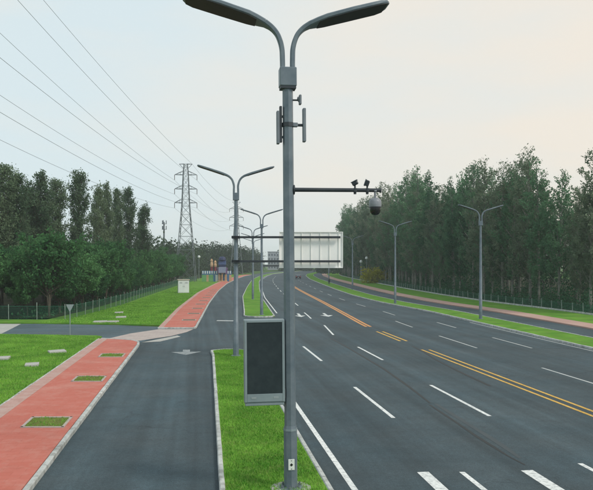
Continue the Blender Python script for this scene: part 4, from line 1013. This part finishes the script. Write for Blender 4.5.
cx_, cy_ = gp(298.3, 279.0)
car = empty('car', (cx_, cy_, 0.0), 0.0); tag(car, 'small dark car with red tail lights far down the road', 'car')
prof = [(-2.2, .35), (-2.25, .75), (-2.1, 1.0), (-1.5, 1.02), (-1.0, 1.42), (0.5, 1.45), (1.2, 1.0), (2.1, .85), (2.25, .6), (2.2, .32)]
MB().sweep([[(sx, y, z) for y, z in prof] for sx in (-0.9, 0.9)]).build('body', M['carpaint'], car, bevel=0.05)
MB().sweep([[(sx, -1.47, 1.06), (sx, -1.04, 1.40), (sx, -1.07, 1.43), (sx, -1.52, 1.07)] for sx in (-0.7, 0.7)]).build('rear_window', M['glass'], car)
for s in (-1, 1):
    MB().box((s * 0.68, -2.2, 0.85), (0.36, 0.14, 0.2)).build('tail_light', M['tail'], car)
    for y in (-1.35, 1.35):
        wh = MB().bar((s * 0.72, y, 0.33), (s * 0.93, y, 0.33), 0.33, n=16).build('wheel', M['tyre'], car)
        MB().bar((s * 0.93, y, 0.33), (s * 0.945, y, 0.33), 0.2, n=12).build('rim', M['pole_far'], wh)
MB().box((0, -2.26, 0.62), (0.45, 0.02, 0.14)).build('number_plate', M['plate'], car)

def person(x, y, rz, label):
    e = empty('person', (x, y, 0.0), rz); tag(e, label, 'person')
    J = {'pel': (0, 0, .95, .14), 'wst': (0, 0, 1.12, .13), 'cst': (0, .01, 1.34, .16), 'nck': (0, 0, 1.50, .06), 'hd': (0, .01, 1.60, .085), 'top': (0, 0, 1.70, .075),
         'lk': (-.1, .12, .52, .075), 'la': (-.1, .02, .09, .05), 'lt': (-.1, .17, .04, .04), 'rk': (.1, .02, .50, .075), 'ra': (.1, -.22, .12, .05), 'rt': (.1, -.08, .04, .04),
         'lh': (-.1, 0, .88, .10), 'rh': (.1, 0, .88, .10), 'ls': (-.19, 0, 1.42, .06), 'le': (-.25, -.06, 1.15, .048), 'lw': (-.25, .05, .90, .035), 'lf': (-.25, .08, .80, .03),
         'rs': (.19, 0, 1.42, .06), 're': (.25, .04, 1.15, .048), 'rw': (.25, .12, .92, .035), 'rf': (.25, .15, .82, .03)}
    E = [('pel', 'wst'), ('wst', 'cst'), ('cst', 'nck'), ('nck', 'hd'), ('hd', 'top'), ('pel', 'lh'), ('lh', 'lk'), ('lk', 'la'), ('la', 'lt'), ('pel', 'rh'), ('rh', 'rk'), ('rk', 'ra'), ('ra', 'rt'), ('cst', 'ls'), ('ls', 'le'), ('le', 'lw'), ('lw', 'lf'), ('cst', 'rs'), ('rs', 're'), ('re', 'rw'), ('rw', 'rf')]
    ks = list(J); me = bpy.data.meshes.new('body'); me.from_pydata([J[k][:3] for k in ks], [(ks.index(a), ks.index(b)) for a, b in E], [])
    o = link(bpy.data.objects.new('body', me), e); md = o.modifiers.new('skin', 'SKIN')
    if not me.skin_vertices:
        bpy.context.view_layer.objects.active = o; bpy.ops.mesh.customdata_skin_add()
    for i, k in enumerate(ks): me.skin_vertices[0].data[i].radius = (J[k][3], J[k][3] * .85)
    me.skin_vertices[0].data[0].use_root = True
    o.modifiers.new('sub', 'SUBSURF').levels = 1; me.materials.append(M['cloth'])
    MB().lathe([(0.03, 1.50), (0.075, 1.53), (0.092, 1.60), (0.085, 1.66)], 12).build('face', M['skin'], e, True)
    MB().lathe([(0.097, 1.63), (0.098, 1.68), (0.07, 1.735), (0.02, 1.755)], 12).build('hair', M['hair'], e, True)
x, y = gp(329.2, 285.0); person(x, y, 0.1, 'pedestrian in dark clothes walking on the right service road')

# ------------------------------------------------------------------ haze: one closed box of thin air round everything
hz = MB().box((0, 1270, 22.0), (3100, 2740, 48.0)).build('haze', None); tag(hz, 'thin pale haze over the whole road', 'haze', kind='stuff')
hm = bpy.data.materials.new('haze_air'); hm.use_nodes = True
for x in list(hm.node_tree.nodes): hm.node_tree.nodes.remove(x)
ho = hm.node_tree.nodes.new('ShaderNodeOutputMaterial'); hv = hm.node_tree.nodes.new('ShaderNodeVolumePrincipled')
hv.inputs['Color'].default_value = (0.90, 0.95, 1.0, 1); hv.inputs['Density'].default_value = 0.00034; hv.inputs['Anisotropy'].default_value = 0.0
hm.node_tree.links.new(hv.outputs[0], ho.inputs['Volume']); hz.data.materials.append(hm)
